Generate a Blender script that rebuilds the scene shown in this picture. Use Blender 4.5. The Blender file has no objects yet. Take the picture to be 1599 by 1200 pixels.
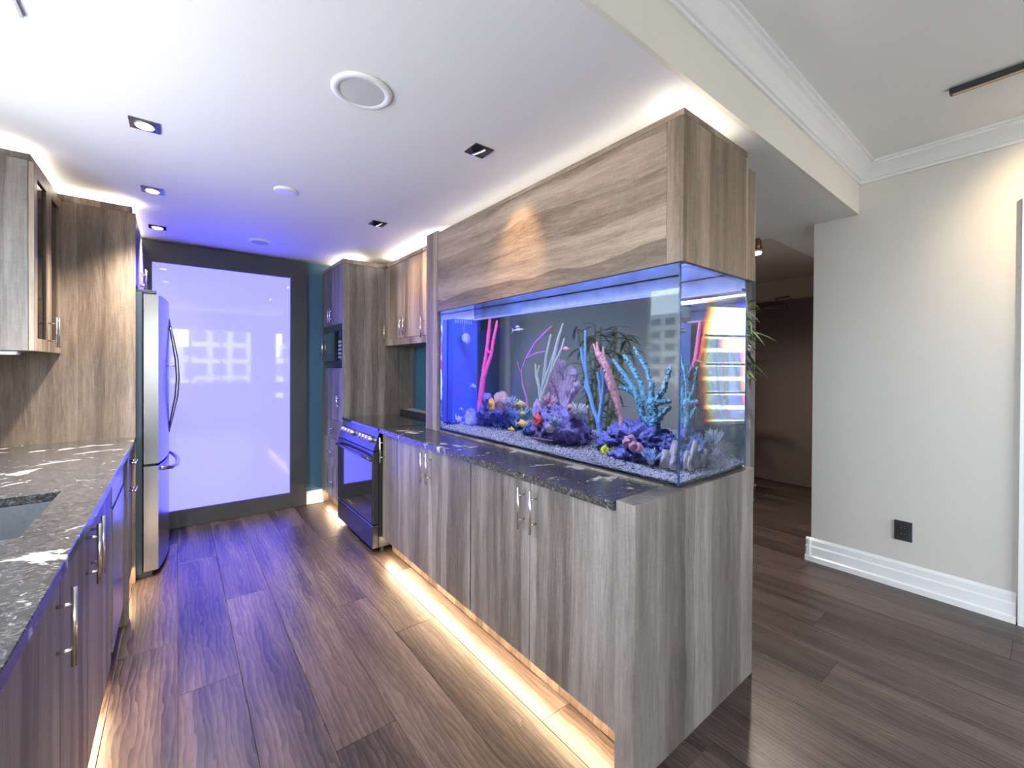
import bpy, bmesh, math, random
from mathutils import Vector, Matrix, noise
random.seed(7)
SC = bpy.context.scene
COL = SC.collection

# ------------------------------------------------------------------ camera
FPX, YAW, PITCH, ROLL, CY = 665.16, .6662, -.0061, .0053, 578.13
CAM_H = 1.40
F = Vector((math.sin(YAW)*math.cos(PITCH), math.cos(YAW)*math.cos(PITCH), math.sin(PITCH)))
R0 = Vector((math.cos(YAW), -math.sin(YAW), 0)); U0 = R0.cross(F)
Rr = R0*math.cos(ROLL)+U0*math.sin(ROLL); Uu = -R0*math.sin(ROLL)+U0*math.cos(ROLL)
cd = bpy.data.cameras.new('camera'); cam = bpy.data.objects.new('camera', cd); COL.objects.link(cam)
cd.sensor_width = 36; cd.lens = FPX/1599*36; cd.shift_y = -(600-CY)/1599; cd.clip_start = .05; cd.clip_end = 1000
cam.matrix_world = Matrix(((Rr.x, Uu.x, -F.x, 0), (Rr.y, Uu.y, -F.y, 0), (Rr.z, Uu.z, -F.z, CAM_H), (0, 0, 0, 1)))
SC.camera = cam

# ------------------------------------------------------------------ world, exposure
w = bpy.data.worlds.new('sky'); SC.world = w; w.use_nodes = True
bg = w.node_tree.nodes['Background']; bg.inputs[0].default_value = (.80, .89, 1, 1); bg.inputs[1].default_value = 17.0
sd = bpy.data.lights.new('sun', 'SUN'); sd.energy = 28; sd.angle = .009; sd.color = (1, .95, .88)
sun = bpy.data.objects.new('sun', sd); COL.objects.link(sun); sun.location = (60, 0, 60)
sun.rotation_euler = Vector((-.8, .02, -.6)).to_track_quat('-Z', 'Y').to_euler()
vs = SC.view_settings; vs.view_transform = 'Standard'; vs.look = 'None'; vs.exposure = 0.44; vs.gamma = 1.0; vs.use_curve_mapping = False
SC.cycles.adaptive_threshold = .02; SC.cycles.max_bounces = 9; SC.cycles.diffuse_bounces = 5; SC.cycles.glossy_bounces = 4
SC.cycles.transmission_bounces = 10; SC.cycles.transparent_max_bounces = 12
SC.cycles.sample_clamp_indirect = 4; SC.cycles.sample_clamp_direct = 0
SC.cycles.caustics_refractive = False; SC.cycles.caustics_reflective = False

def lamp(name, kind, loc, energy, color, target=None, parent=None, **kw):
    d = bpy.data.lights.new(name, kind); d.energy = energy; d.color = color
    for k, v in kw.items(): setattr(d, k, v)
    o = bpy.data.objects.new(name, d); COL.objects.link(o)
    lo = Vector(loc)
    if target is not None:
        zv = (lo-Vector(target)).normalized(); yv = Vector((0, 1, 0)) if abs(zv.y) < .8 else Vector((0, 0, 1))
        xv = yv.cross(zv).normalized(); yv = zv.cross(xv)
        o.rotation_euler = Matrix((xv, yv, zv)).transposed().to_euler()
    if parent is not None:
        o.parent = parent; lo = lo-ORG[parent]
    o.location = lo
    return o
ORG = {}
KICK = (1, .70, .40); WARM = (1, .76, .50); WARMW = (1, .88, .74); COOL = (.86, .92, 1)

# daylight enters through these openings (portals only guide sampling, they emit nothing)
def portal(loc, target, sx, sy):
    o = lamp('daylight_portal', 'AREA', loc, 0, (1, 1, 1), target, shape='RECTANGLE', size=sx, size_y=sy)
    o.data.cycles.is_portal = True

# ------------------------------------------------------------------ materials
def nodes(name):
    m = bpy.data.materials.new(name); m.use_nodes = True
    t = m.node_tree; return m, t, t.nodes['Principled BSDF']
def plain(name, col, rough=.5, metal=0, spec=.5, coat=0, bump=0, bscale=40, var=0):
    m, t, p = nodes(name)
    p.inputs['Base Color'].default_value = (*col, 1); p.inputs['Roughness'].default_value = rough
    p.inputs['Metallic'].default_value = metal; p.inputs['Specular IOR Level'].default_value = spec
    p.inputs['Coat Weight'].default_value = coat; p.inputs['Coat Roughness'].default_value = .05
    tc = t.nodes.new('ShaderNodeTexCoord'); n = t.nodes.new('ShaderNodeTexNoise'); n.inputs['Scale'].default_value = bscale
    n.inputs['Detail'].default_value = 3
    t.links.new(tc.outputs['Object'], n.inputs['Vector'])
    if var:
        r = t.nodes.new('ShaderNodeValToRGB')
        r.color_ramp.elements[0].color = tuple(c*(1-var) for c in col)+(1,); r.color_ramp.elements[0].position = .3
        r.color_ramp.elements[1].color = tuple(min(1, c*(1+var)) for c in col)+(1,); r.color_ramp.elements[1].position = .7
        t.links.new(n.outputs['Fac'], r.inputs['Fac']); t.links.new(r.outputs['Color'], p.inputs['Base Color'])
    if bump:
        b = t.nodes.new('ShaderNodeBump'); b.inputs['Strength'].default_value = bump; b.inputs['Distance'].default_value = .01
        t.links.new(n.outputs['Fac'], b.inputs['Height']); t.links.new(b.outputs['Normal'], p.inputs['Normal'])
    return m
def emit(name, col, s):
    m, t, p = nodes(name)
    p.inputs['Base Color'].default_value = (*[c*.5 for c in col], 1)
    p.inputs['Emission Color'].default_value = (*col, 1); p.inputs['Emission Strength'].default_value = s
    return m
def math_n(t, op, a, b=None, c=None):
    n = t.nodes.new('ShaderNodeMath'); n.operation = op
    for i, v in enumerate((a, b, c)):
        if v is None: continue
        if isinstance(v, (int, float)): n.inputs[i].default_value = v
        else: t.links.new(v, n.inputs[i])
    return n.outputs[0]
def wood(name, axis, stops, rough=.42, stave=15., stave_amt=.22, fine=.48, cross=.10, flow=.5, along=.06, spec=.4):
    """laminate / timber with grain along axis; stops = [(pos, colour)]"""
    m, t, p = nodes(name); L = t.links.new
    tc = t.nodes.new('ShaderNodeTexCoord'); oi = t.nodes.new('ShaderNodeObjectInfo')
    sc = t.nodes.new('ShaderNodeVectorMath'); sc.operation = 'SCALE'; sc.inputs[0].default_value = (5.3, 7.1, 3.7)
    L(oi.outputs['Random'], sc.inputs['Scale'])
    add = t.nodes.new('ShaderNodeVectorMath'); add.operation = 'ADD'; L(tc.outputs['Object'], add.inputs[0]); L(sc.outputs[0], add.inputs[1])
    # slow warp so that the figure wanders
    wn = t.nodes.new('ShaderNodeTexNoise'); wn.inputs['Scale'].default_value = 2.2; wn.inputs['Detail'].default_value = 1
    L(add.outputs[0], wn.inputs['Vector'])
    ws = t.nodes.new('ShaderNodeVectorMath'); ws.operation = 'MULTIPLY_ADD'
    k = .06*flow
    L(wn.outputs['Color'], ws.inputs[0]); ws.inputs[1].default_value = (k, k, k); L(add.outputs[0], ws.inputs[2])
    mp = t.nodes.new('ShaderNodeMapping'); s = [1, 1, 1]; s['XYZ'.index(axis)] = along
    mp.inputs['Scale'].default_value = s; L(ws.outputs[0], mp.inputs['Vector'])
    def nz(scale, detail, rough_=.5):
        n = t.nodes.new('ShaderNodeTexNoise'); n.inputs['Scale'].default_value = scale; n.inputs['Detail'].default_value = detail
        n.inputs['Roughness'].default_value = rough_; L(mp.outputs[0], n.inputs['Vector']); return n.outputs['Fac']
    n1 = nz(16, 3); n2 = nz(120, 5, .7)
    sp = t.nodes.new('ShaderNodeSeparateXYZ'); L(ws.outputs[0], sp.inputs[0])
    ax = [o for i, o in enumerate(sp.outputs) if 'XYZ'[i] != axis]
    across = math_n(t, 'ADD', ax[0], ax[1])
    alongc = sp.outputs['XYZ'.index(axis)]
    fl = math_n(t, 'FLOOR', math_n(t, 'MULTIPLY', math_n(t, 'ADD', across, math_n(t, 'MULTIPLY', n1, .05)), stave))
    wh = t.nodes.new('ShaderNodeTexWhiteNoise'); wh.noise_dimensions = '1D'; L(fl, wh.inputs['W'])
    v = math_n(t, 'ADD', math_n(t, 'MULTIPLY', n1, .50), math_n(t, 'MULTIPLY', n2, fine))
    v = math_n(t, 'ADD', v, math_n(t, 'MULTIPLY', math_n(t, 'SUBTRACT', wh.outputs['Value'], .5), stave_amt))
    # fine saw marks across the grain
    mp2 = t.nodes.new('ShaderNodeMapping'); s2 = [.25, .25, .25]; s2['XYZ'.index(axis)] = 1
    mp2.inputs['Scale'].default_value = s2; L(add.outputs[0], mp2.inputs['Vector'])
    n3 = t.nodes.new('ShaderNodeTexNoise'); n3.inputs['Scale'].default_value = 170; n3.inputs['Detail'].default_value = 1; L(mp2.outputs[0], n3.inputs['Vector'])
    v = math_n(t, 'ADD', v, math_n(t, 'MULTIPLY', math_n(t, 'SUBTRACT', n3.outputs['Fac'], .5), cross))
    r = t.nodes.new('ShaderNodeValToRGB'); el = r.color_ramp.elements
    el[0].position, el[0].color = stops[0][0], (*stops[0][1], 1); el[1].position, el[1].color = stops[-1][0], (*stops[-1][1], 1)
    for pos, c in stops[1:-1]:
        e = el.new(pos); e.color = (*c, 1)
    L(v, r.inputs['Fac']); L(r.outputs['Color'], p.inputs['Base Color'])
    p.inputs['Roughness'].default_value = rough; p.inputs['Specular IOR Level'].default_value = spec
    b = t.nodes.new('ShaderNodeBump'); b.inputs['Strength'].default_value = .12; b.inputs['Distance'].default_value = .002
    L(n2, b.inputs['Height']); L(b.outputs['Normal'], p.inputs['Normal'])
    return m
GREY = [(.24, (.045, .036, .031)), (.42, (.108, .090, .079)), (.57, (.178, .154, .138)), (.78, (.29, .262, .238))]
TAN = [(.24, (.065, .045, .032)), (.43, (.16, .117, .085)), (.57, (.255, .196, .147)), (.77, (.39, .318, .25))]
HEAD = [(.24, (.055, .036, .024)), (.43, (.128, .089, .060)), (.57, (.21, .153, .107)), (.77, (.33, .257, .192))]
M = {}
M['wood'] = wood('grey_laminate_upright', 'Z', GREY)
M['wood_h'] = wood('tan_laminate_level', 'Y', HEAD, stave=7, flow=1.2, stave_amt=.24)
M['wood_e'] = wood('warm_tan_laminate_upright', 'Z', HEAD, stave=9, stave_amt=.25)
M['wood_t'] = wood('tan_laminate_upright', 'Z', TAN, stave=9, stave_amt=.25)
M['maple'] = plain('pale_maple_edge', (.62, .42, .25), .45, var=.1)
def floor_mat():
    m, t, p = nodes('brown_oak_plank'); L = t.links.new
    tc = t.nodes.new('ShaderNodeTexCoord'); oi = t.nodes.new('ShaderNodeObjectInfo')
    sc = t.nodes.new('ShaderNodeVectorMath'); sc.operation = 'SCALE'; sc.inputs[0].default_value = (15.3, 27.1, 0); L(oi.outputs['Random'], sc.inputs['Scale'])
    add = t.nodes.new('ShaderNodeVectorMath'); add.operation = 'ADD'; L(tc.outputs['Object'], add.inputs[0]); L(sc.outputs[0], add.inputs[1])
    mp = t.nodes.new('ShaderNodeMapping'); mp.inputs['Scale'].default_value = (1, .10, 1); L(add.outputs[0], mp.inputs['Vector'])
    def nz(scale, d, src):
        n = t.nodes.new('ShaderNodeTexNoise'); n.inputs['Scale'].default_value = scale; n.inputs['Detail'].default_value = d; L(src, n.inputs['Vector']); return n.outputs['Fac']
    n1 = nz(9, 3, mp.outputs[0]); n2 = nz(130, 3, mp.outputs[0])
    mp3 = t.nodes.new('ShaderNodeMapping'); mp3.inputs['Scale'].default_value = (1, .16, 1); L(add.outputs[0], mp3.inputs['Vector'])
    wv = t.nodes.new('ShaderNodeTexWave'); wv.wave_type = 'BANDS'; wv.bands_direction = 'X'; wv.wave_profile = 'SAW'
    wv.inputs['Scale'].default_value = 14; wv.inputs['Distortion'].default_value = 9; wv.inputs['Detail'].default_value = 2
    wv.inputs['Detail Scale'].default_value = 1.6; L(mp3.outputs[0], wv.inputs['Vector'])
    v = math_n(t, 'ADD', math_n(t, 'MULTIPLY', n1, .62), math_n(t, 'MULTIPLY', n2, .22))
    v = math_n(t, 'ADD', v, math_n(t, 'MULTIPLY', math_n(t, 'SUBTRACT', wv.outputs['Fac'], .5), .17))
    v = math_n(t, 'ADD', v, math_n(t, 'MULTIPLY', math_n(t, 'SUBTRACT', oi.outputs['Random'], .5), .07))
    r = t.nodes.new('ShaderNodeValToRGB'); el = r.color_ramp.elements
    el[0].position, el[0].color = .24, (.013, .009, .0075, 1); el[1].position, el[1].color = .68, (.132, .096, .081, 1)
    e = el.new(.42); e.color = (.052, .036, .031, 1)
    L(v, r.inputs['Fac']); L(r.outputs['Color'], p.inputs['Base Color'])
    p.inputs['Roughness'].default_value = .36; p.inputs['Specular IOR Level'].default_value = .38
    b = t.nodes.new('ShaderNodeBump'); b.inputs['Strength'].default_value = .25; b.inputs['Distance'].default_value = .002
    L(math_n(t, 'ADD', n2, wv.outputs['Fac']), b.inputs['Height']); L(b.outputs['Normal'], p.inputs['Normal'])
    return m
M['floor'] = floor_mat()
def granite():
    m, t, p = nodes('dark_veined_granite'); L = t.links.new
    tc = t.nodes.new('ShaderNodeTexCoord')
    def nz(scale, d, dist=0, vec=None, rough=.5):
        n = t.nodes.new('ShaderNodeTexNoise'); n.inputs['Scale'].default_value = scale; n.inputs['Detail'].default_value = d
        n.inputs['Distortion'].default_value = dist; n.inputs['Roughness'].default_value = rough
        L(vec or tc.outputs['Object'], n.inputs['Vector']); return n.outputs['Fac']
    def ramp(fac, stops):
        r = t.nodes.new('ShaderNodeValToRGB'); el = r.color_ramp.elements
        el[0].position, el[0].color = stops[0]; el[1].position, el[1].color = stops[-1]
        for pos, c in stops[1:-1]: el.new(pos).color = c
        L(fac, r.inputs['Fac']); return r.outputs['Color']
    base = ramp(nz(70, 6, 1.2, rough=.7), [(.30, (.009, .009, .011, 1)), (.5, (.042, .040, .041, 1)), (.72, (.16, .145, .135, 1))])
    mp = t.nodes.new('ShaderNodeMapping'); mp.inputs['Scale'].default_value = (1, 1.5, 1); mp.inputs['Rotation'].default_value = (0, 0, .25); L(tc.outputs['Object'], mp.inputs['Vector'])
    big = nz(3.2, 6, .9, mp.outputs[0], .62)
    mask = ramp(big, [(.59, (0, 0, 0, 1)), (.63, (1, 1, 1, 1))])
    small = ramp(nz(22, 4, 1.5), [(.66, (0, 0, 0, 1)), (.70, (1, 1, 1, 1))])
    mx = t.nodes.new('ShaderNodeMix'); mx.data_type = 'RGBA'
    fac = math_n(t, 'MINIMUM', math_n(t, 'ADD', math_n(t, 'MULTIPLY', mask, .9), math_n(t, 'MULTIPLY', small, .35)), 1)
    L(fac, mx.inputs['Factor']); L(base, mx.inputs['A']); mx.inputs['B'].default_value = (.60, .56, .54, 1)
    L(mx.outputs['Result'], p.inputs['Base Color'])
    p.inputs['Roughness'].default_value = .2; p.inputs['Specular IOR Level'].default_value = .6
    return m
M['granite'] = granite()
def paint_two(name, col, rough=.6): return plain(name, col, rough, bump=.03, bscale=180)
M['ceil'] = paint_two('white_ceiling_paint', (.80, .80, .79), .7)
M['cream'] = paint_two('cream_wall_paint', (.76, .715, .63))
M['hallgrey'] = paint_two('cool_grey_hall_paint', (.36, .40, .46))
M['rightwall'] = paint_two('pale_greige_wall_paint', (.62, .585, .53))
M['greywall'] = paint_two('pale_grey_wall_paint', (.66, .645, .62))
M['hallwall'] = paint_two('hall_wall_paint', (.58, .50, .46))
M['blue'] = paint_two('teal_blue_wall_paint', (.035, .105, .165), .5)
M['white'] = plain('white_trim_paint', (.82, .82, .81), .35)
M['doorbrown'] = plain('dark_brown_door', (.12, .092, .088), .5, bump=.05, bscale=90, var=.08)
M['darkframe'] = plain('charcoal_door_frame', (.030, .031, .036), .38, var=.15, bscale=5)
M['steel'] = plain('brushed_stainless_steel', (.38, .36, .34), .22, 1, bump=.02, bscale=200)
M['chrome'] = plain('satin_nickel', (.74, .72, .68), .25, 1)
M['black'] = plain('black_plastic', (.012, .013, .016), .4)
M['fridgeside'] = plain('dark_blue_grey_fridge_side', (.02, .032, .045), .35, bump=.1, bscale=300)
M['blackglass'] = plain('black_ceramic_glass', (.008, .008, .011), .04, 0, .8, coat=1)
M['blksteel'] = plain('black_stainless_steel', (.10, .105, .125), .22, .9)
M['sink'] = plain('dark_composite_sink', (.11, .12, .13), .4, var=.12, bscale=90)
M['rubber'] = plain('dark_grille', (.25, .26, .26), .7)
M['grille'] = plain('grey_speaker_grille', (.45, .46, .46), .6, bump=.15, bscale=600)
M['bronze'] = plain('aged_bronze', (.16, .085, .045), .35, .8)
M['led'] = emit('warm_lamp_glow', (1, .86, .66), 14)
M['ledstrip'] = emit('warm_led_strip', (1, .72, .42), 5)
M['acrylic'] = plain('frosted_acrylic', (.55, .58, .85), .25)
M['reflection_band'] = plain('painted_water_reflection', (.045, .065, .14), .2, var=.4, bscale=9)  # blue painted to imitate the mirror band under the water surface
M['tankblue'] = plain('deep_blue_acrylic', (.012, .05, .42), .3)
M['silicone'] = plain('dark_blue_silicone', (.01, .03, .10), .3)
def paneglass(name, tint, ior=1.45):
    m = bpy.data.materials.new(name); m.use_nodes = True; t = m.node_tree; t.nodes.clear()
    o = t.nodes.new('ShaderNodeOutputMaterial'); mx = t.nodes.new('ShaderNodeMixShader'); tr = t.nodes.new('ShaderNodeBsdfTransparent')
    gl = t.nodes.new('ShaderNodeBsdfGlossy'); fr = t.nodes.new('ShaderNodeFresnel'); fr.inputs['IOR'].default_value = ior
    tr.inputs['Color'].default_value = (*tint, 1); gl.inputs['Roughness'].default_value = 0.0
    ge = t.nodes.new('ShaderNodeNewGeometry')   # the pane reflects on the side the light enters by
    t.links.new(math_n(t, 'MULTIPLY', fr.outputs[0], math_n(t, 'SUBTRACT', 1.0, ge.outputs['Backfacing'])), mx.inputs[0]); t.links.new(tr.outputs[0], mx.inputs[1]); t.links.new(gl.outputs[0], mx.inputs[2])
    t.links.new(mx.outputs[0], o.inputs['Surface']); return m
M['glass'] = paneglass('clear_window_glass', (.97, .98, .98))
M['tinted'] = paneglass('sky_dimming_glass', (.55, .56, .58))  # grey tint added to dim the bright sky behind the pane
M['tankglass'] = paneglass('aquarium_glass', (.94, .97, .99), 1.12)
M['amberglass'] = paneglass('bronze_cabinet_glass', (.62, .50, .40))
def water(name, lobes):
    m = bpy.data.materials.new(name); m.use_nodes = True; t = m.node_tree; t.nodes.clear()
    o = t.nodes.new('ShaderNodeOutputMaterial'); out = None
    for c, i in lobes:
        b = t.nodes.new('ShaderNodeBsdfGlass'); b.inputs['Color'].default_value = (*c, 1); b.inputs['IOR'].default_value = i
        b.inputs['Roughness'].default_value = 0
        if out is None: out = b.outputs[0]
        else:
            a = t.nodes.new('ShaderNodeAddShader'); t.links.new(out, a.inputs[0]); t.links.new(b.outputs[0], a.inputs[1]); out = a.outputs[0]
    t.links.new(out, o.inputs['Surface']); return m
M['water'] = water('clear_water', [((.93, .96, 1), 1.3345)])
# towards the hall the water fans light out: blue is bent a little more than red
SPEC = [(.34, 0, 0), (.32, .06, 0), (.24, .22, 0), (.06, .32, .03), (0, .27, .16), (0, .09, .30), (.02, .01, .31), (.02, 0, .20)]
M['water_back'] = water('dispersive_water', [(c, 1.3285+.0017*k) for k, c in enumerate(SPEC)])
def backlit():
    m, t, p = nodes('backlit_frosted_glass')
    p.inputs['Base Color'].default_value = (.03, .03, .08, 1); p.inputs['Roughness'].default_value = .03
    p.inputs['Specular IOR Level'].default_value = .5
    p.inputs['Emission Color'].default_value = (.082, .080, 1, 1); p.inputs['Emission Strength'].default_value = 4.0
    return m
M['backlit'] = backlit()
_c = {}
def colm(col, rough=.6, var=.25, bump=.4, bscale=60):
    k = (col, rough, var, bscale)
    if k not in _c: _c[k] = plain('reef_tint', col, rough, 0, .3, bump=bump, bscale=bscale, var=var)
    return _c[k]

# ------------------------------------------------------------------ mesh builder
class B:
    def __init__(s): s.bm = bmesh.new()
    def box(s, x0, x1, y0, y1, z0, z1, bev=0, seg=1):
        x0, x1 = sorted((x0, x1)); y0, y1 = sorted((y0, y1)); z0, z1 = sorted((z0, z1))
        r = bmesh.ops.create_cube(s.bm, size=1, matrix=Matrix.Translation(((x0+x1)/2, (y0+y1)/2, (z0+z1)/2)) @ Matrix.Diagonal((x1-x0, y1-y0, z1-z0, 1)))
        if bev:
            e = list({e for v in r['verts'] for e in v.link_edges})
            bmesh.ops.bevel(s.bm, geom=e, offset=bev, segments=seg, affect='EDGES', clamp_overlap=True)
        return s
    def prism(s, poly, axis, a0, a1):
        """poly: 2-D points in the two other axes (in x,y,z order), extruded along axis"""
        def P(p, a):
            c = list(p); c.insert('XYZ'.index(axis), a); return s.bm.verts.new(c)
        lo = [P(p, a0) for p in poly]; hi = [P(p, a1) for p in poly]; n = len(poly)
        f = [s.bm.faces.new(lo), s.bm.faces.new(hi[::-1])]
        for i in range(n): f.append(s.bm.faces.new((lo[i], hi[i], hi[(i+1) % n], lo[(i+1) % n])))
        bmesh.ops.recalc_face_normals(s.bm, faces=f); return s
    def tube(s, pts, rad, n=10, bump=0, seed=0):
        pts = [Vector(p) for p in pts]
        if isinstance(rad, (int, float)): rad = [rad]*len(pts)
        rings = []; up = None; fs = []
        for i, p in enumerate(pts):
            d = (pts[min(i+1, len(pts)-1)]-pts[max(i-1, 0)]).normalized()
            if up is None: up = d.orthogonal().normalized()
            up = (up-d*up.dot(d)); up = up.normalized() if up.length > 1e-6 else d.orthogonal().normalized()
            sd = d.cross(up); ring = []
            for k in range(n):
                a = 2*math.pi*k/n; r = rad[i]
                q = p+(up*math.cos(a)+sd*math.sin(a))*r
                if bump: q = p+(q-p)*(1+bump*noise.noise(q*140+Vector((seed, 0, 0))))
                ring.append(s.bm.verts.new(q))
            rings.append(ring)
        for a, b in zip(rings, rings[1:]):
            for k in range(n): fs.append(s.bm.faces.new((a[k], a[(k+1) % n], b[(k+1) % n], b[k])))
        fs.append(s.bm.faces.new(rings[0][::-1])); fs.append(s.bm.faces.new(rings[-1]))
        return s
    def cyl(s, p0, p1, r, n=16): return s.tube([p0, p1], r, n)
    def lathe(s, prof, c, axis='Z', n=28):
        c = Vector(c); rings = []
        for r, h in prof:
            ring = []
            for k in range(n):
                a = 2*math.pi*k/n; ca, sa = math.cos(a)*r, math.sin(a)*r
                o = {'Z': (ca, sa, h), 'X': (h, ca, sa), 'Y': (ca, h, sa)}[axis]
                ring.append(s.bm.verts.new(c+Vector(o)))
            rings.append(ring)
        fs = []
        for a, b in zip(rings, rings[1:]):
            for k in range(n): fs.append(s.bm.faces.new((a[k], a[(k+1) % n], b[(k+1) % n], b[k])))
        fs.append(s.bm.faces.new(rings[0][::-1])); fs.append(s.bm.faces.new(rings[-1]))
        bmesh.ops.recalc_face_normals(s.bm, faces=fs); return s
    def ico(s, c, r, scale=(1, 1, 1), sub=3, amp=0, freq=8, seed=0, amp2=0):
        c = Vector(c); rr = bmesh.ops.create_icosphere(s.bm, subdivisions=sub, radius=1)
        for v in rr['verts']:
            d = v.co.copy(); k = 1.0
            if amp:
                q = d*1.6+Vector((seed*3.1, seed, 0)); k += amp*noise.noise(q)
                if amp2: k += amp2*noise.noise(d*freq+Vector((seed, 7, 0)))
            v.co = c+Vector((d.x*scale[0], d.y*scale[1], d.z*scale[2]))*r*k
        return s
    def build(s, name, mat, parent=None, smooth=False, origin=None):
        me = bpy.data.meshes.new(name)
        if origin is None:
            if parent is not None: origin = ORG[parent]
            else:
                vs_ = [v.co for v in s.bm.verts]
                origin = Vector(((min(v.x for v in vs_)+max(v.x for v in vs_))/2, (min(v.y for v in vs_)+max(v.y for v in vs_))/2, min(v.z for v in vs_)))
        origin = Vector(origin)
        bmesh.ops.translate(s.bm, verts=s.bm.verts, vec=-origin)
        s.bm.to_mesh(me); s.bm.free()
        if smooth:
            for p in me.polygons: p.use_smooth = True
        me.materials.append(mat)
        o = bpy.data.objects.new(name, me); COL.objects.link(o)
        if parent is not None: o.parent = parent; o.location = origin-ORG[parent]
        else: o.location = origin
        ORG[o] = origin
        return o
def box(*a): return B().box(*a)
def tag(o, label=None, cat=None, group=None, kind=None):
    if label: o['label'] = label
    if cat: o['category'] = cat
    if group: o['group'] = group
    if kind: o['kind'] = kind
    return o
def struct(o, label=None, cat=None): return tag(o, label, cat, kind='structure')
def thing(name, loc, label, cat, group=None, kind=None):
    o = bpy.data.objects.new(name, None); COL.objects.link(o); o.location = loc; o.empty_display_size = .1
    ORG[o] = Vector(loc); return tag(o, label, cat, group, kind)

# ================================================================== SETTING
ZC, ZL = 2.455, 2.765           # kitchen and living room ceilings
XW = 3.656                      # living room right wall
YB = 4.70                       # kitchen back wall
XL = -.87                       # left wall
BEAM = .85
# ---- floor: plank by plank where the photograph shows it
fl = struct(box(-1.0, 6.2, -4.4, 6.2, -.06, -.014).build('floor', M['black'], origin=(0, 0, 0)), 'brown oak plank floor running the length of the kitchen', 'floor')
PW, PL = .226, 1.52
cache = {}
def plank(x0, x1, y0, y1):
    key = (round(x1-x0, 3), round(y1-y0, 3))
    if key not in cache:
        b = B().box(0, x1-x0-.0012, 0, y1-y0-.0012, 0, .014, .0012); me = bpy.data.meshes.new('plank'); b.bm.to_mesh(me); b.bm.free()
        me.materials.append(M['floor']); cache[key] = me
    o = bpy.data.objects.new('plank', cache[key]); COL.objects.link(o); o.parent = fl; o.location = (x0, y0, -.014)
rest = B()
i = 0; x = -.90
while x < 5.9:
    off = [.0, .62, 1.13, .37, .9, .2][i % 6]+(i*.13) % .2
    y = -4.3-off
    while y < 6.0:
        y0, y1 = max(y, -4.3), min(y+PL, 6.05); x1 = min(x+PW, 5.95)
        if y1-y0 > .05:
            seen = y1 > .15 and y0 < 4.75 and not (x1 < -.25) and not (x > 2.2 and y0 > 3.0) and not (x > 3.66 and y1 < 1.0)
            if seen: plank(x, x1, y0, y1)
            else: rest.box(x, x1-.0012, y0, y1-.0012, -.014, 0, 0)
        y += PL
    x += PW; i += 1
tag(rest.build('plank_field', M['floor'], fl), kind='stuff')

# ---- ceilings and beam
struct(B().box(XL-.1, XW+.1, BEAM, YB+.1, ZC, ZC+.1).box(XW+.1, 6.0, BEAM, 1.42, ZC, ZC+.1).build('ceiling', M['ceil']), 'white kitchen ceiling with recessed lights', 'ceiling')
struct(B().box(XL-.1, XW+.1, -4.4, BEAM-.02, ZL, ZL+.1).build('ceiling_living', M['ceil']), 'raised white living room ceiling', 'ceiling')
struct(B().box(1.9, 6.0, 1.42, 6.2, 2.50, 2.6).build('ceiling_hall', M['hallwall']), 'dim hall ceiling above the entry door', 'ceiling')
struct(B().box(XL-.1, XW+.1, BEAM-.02, BEAM, ZC, ZL+.1).build('beam_face', M['cream']), 'cream bulkhead face between kitchen and living room ceilings', 'beam')
def crown_profile():
    return [(0, 0), (.012, 0), (.012, .018), (.022, .020), (.030, .034), (.048, .058), (.072, .078), (.086, .084), (.086, .098), (.098, .100), (.098, .112), (0, .112)]
def crown(axis, sign, at, a0, a1, name, label):
    b = B()
    z0 = ZL-.112
    if axis == 'X':   # runs along x on a face at y=at, projecting to -y
        b.prism([(at-p[0], z0+p[1]) for p in crown_profile()], 'X', a0, a1)
    else:
        b.prism([(at-p[0], z0+p[1]) for p in crown_profile()], 'Y', a0, a1)
    return struct(b.build(name, M['white']), label, 'crown moulding')
crown('X', -1, BEAM-.02, XL, XW, 'trim_1', 'white crown moulding along the cream bulkhead')
crown('Y', -1, XW, -4.3, BEAM-.02, 'trim_2', 'white crown moulding along the right wall')
def base_prof(h=.165, t=.02):
    return [(0, 0), (t+.012, 0), (t+.012, .035), (t, .042), (t, h*.62), (t-.006, h*.68), (t-.006, h*.9), (.004, h), (0, h)]

# ---- walls
struct(B().box(XW, XW+.12, .10, 1.09, 0, ZL).box(XW, XW+.12, -4.3, .10, 0, ZL).build('wall_right', M['rightwall']), 'pale wall to the right of the aquarium island', 'wall')
struct(box(XW+.12, 6.0, .97, 1.09, 0, 2.6).build('wall_hall_near', M['greywall']), 'hall wall turning behind the right wall', 'wall')
bb = B().prism([(XW-p[0], p[1]) for p in base_prof()], 'Y', .118, 1.09+.03)
struct(bb.build('baseboard_right', M['white']), 'tall white profiled baseboard on the right wall', 'baseboard')
struct(B().prism([(1.09+p[0], p[1]) for p in base_prof()], 'X', XW-.03, 5.8).build('baseboard_hall', M['white']), 'white baseboard round the hall corner', 'baseboard')
struct(B().box(XW-.035, XW, -.9, .112, 0, 2.35).build('trim_3', M['white']), 'tall white casing at the far right of the wall', 'casing')
# back wall (dark blue paint) with the glass door in front of it
struct(box(XL-.1, 2.07, YB, YB+.1, 0, 2.6).build('wall_back', M['blue']), 'deep blue kitchen end wall beside the glass door', 'wall')
struct(B().prism([(YB-p[0], p[1]) for p in base_prof(.125, .024)], 'X', 1.03, 1.19).build('baseboard_back', M['white']), 'short white baseboard on the blue end wall', 'baseboard')
struct(box(1.90, 2.07, 2.92, YB, 0, 2.49).build('wall_partition', M['blue']), 'deep blue partition wall behind the range', 'wall')
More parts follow.
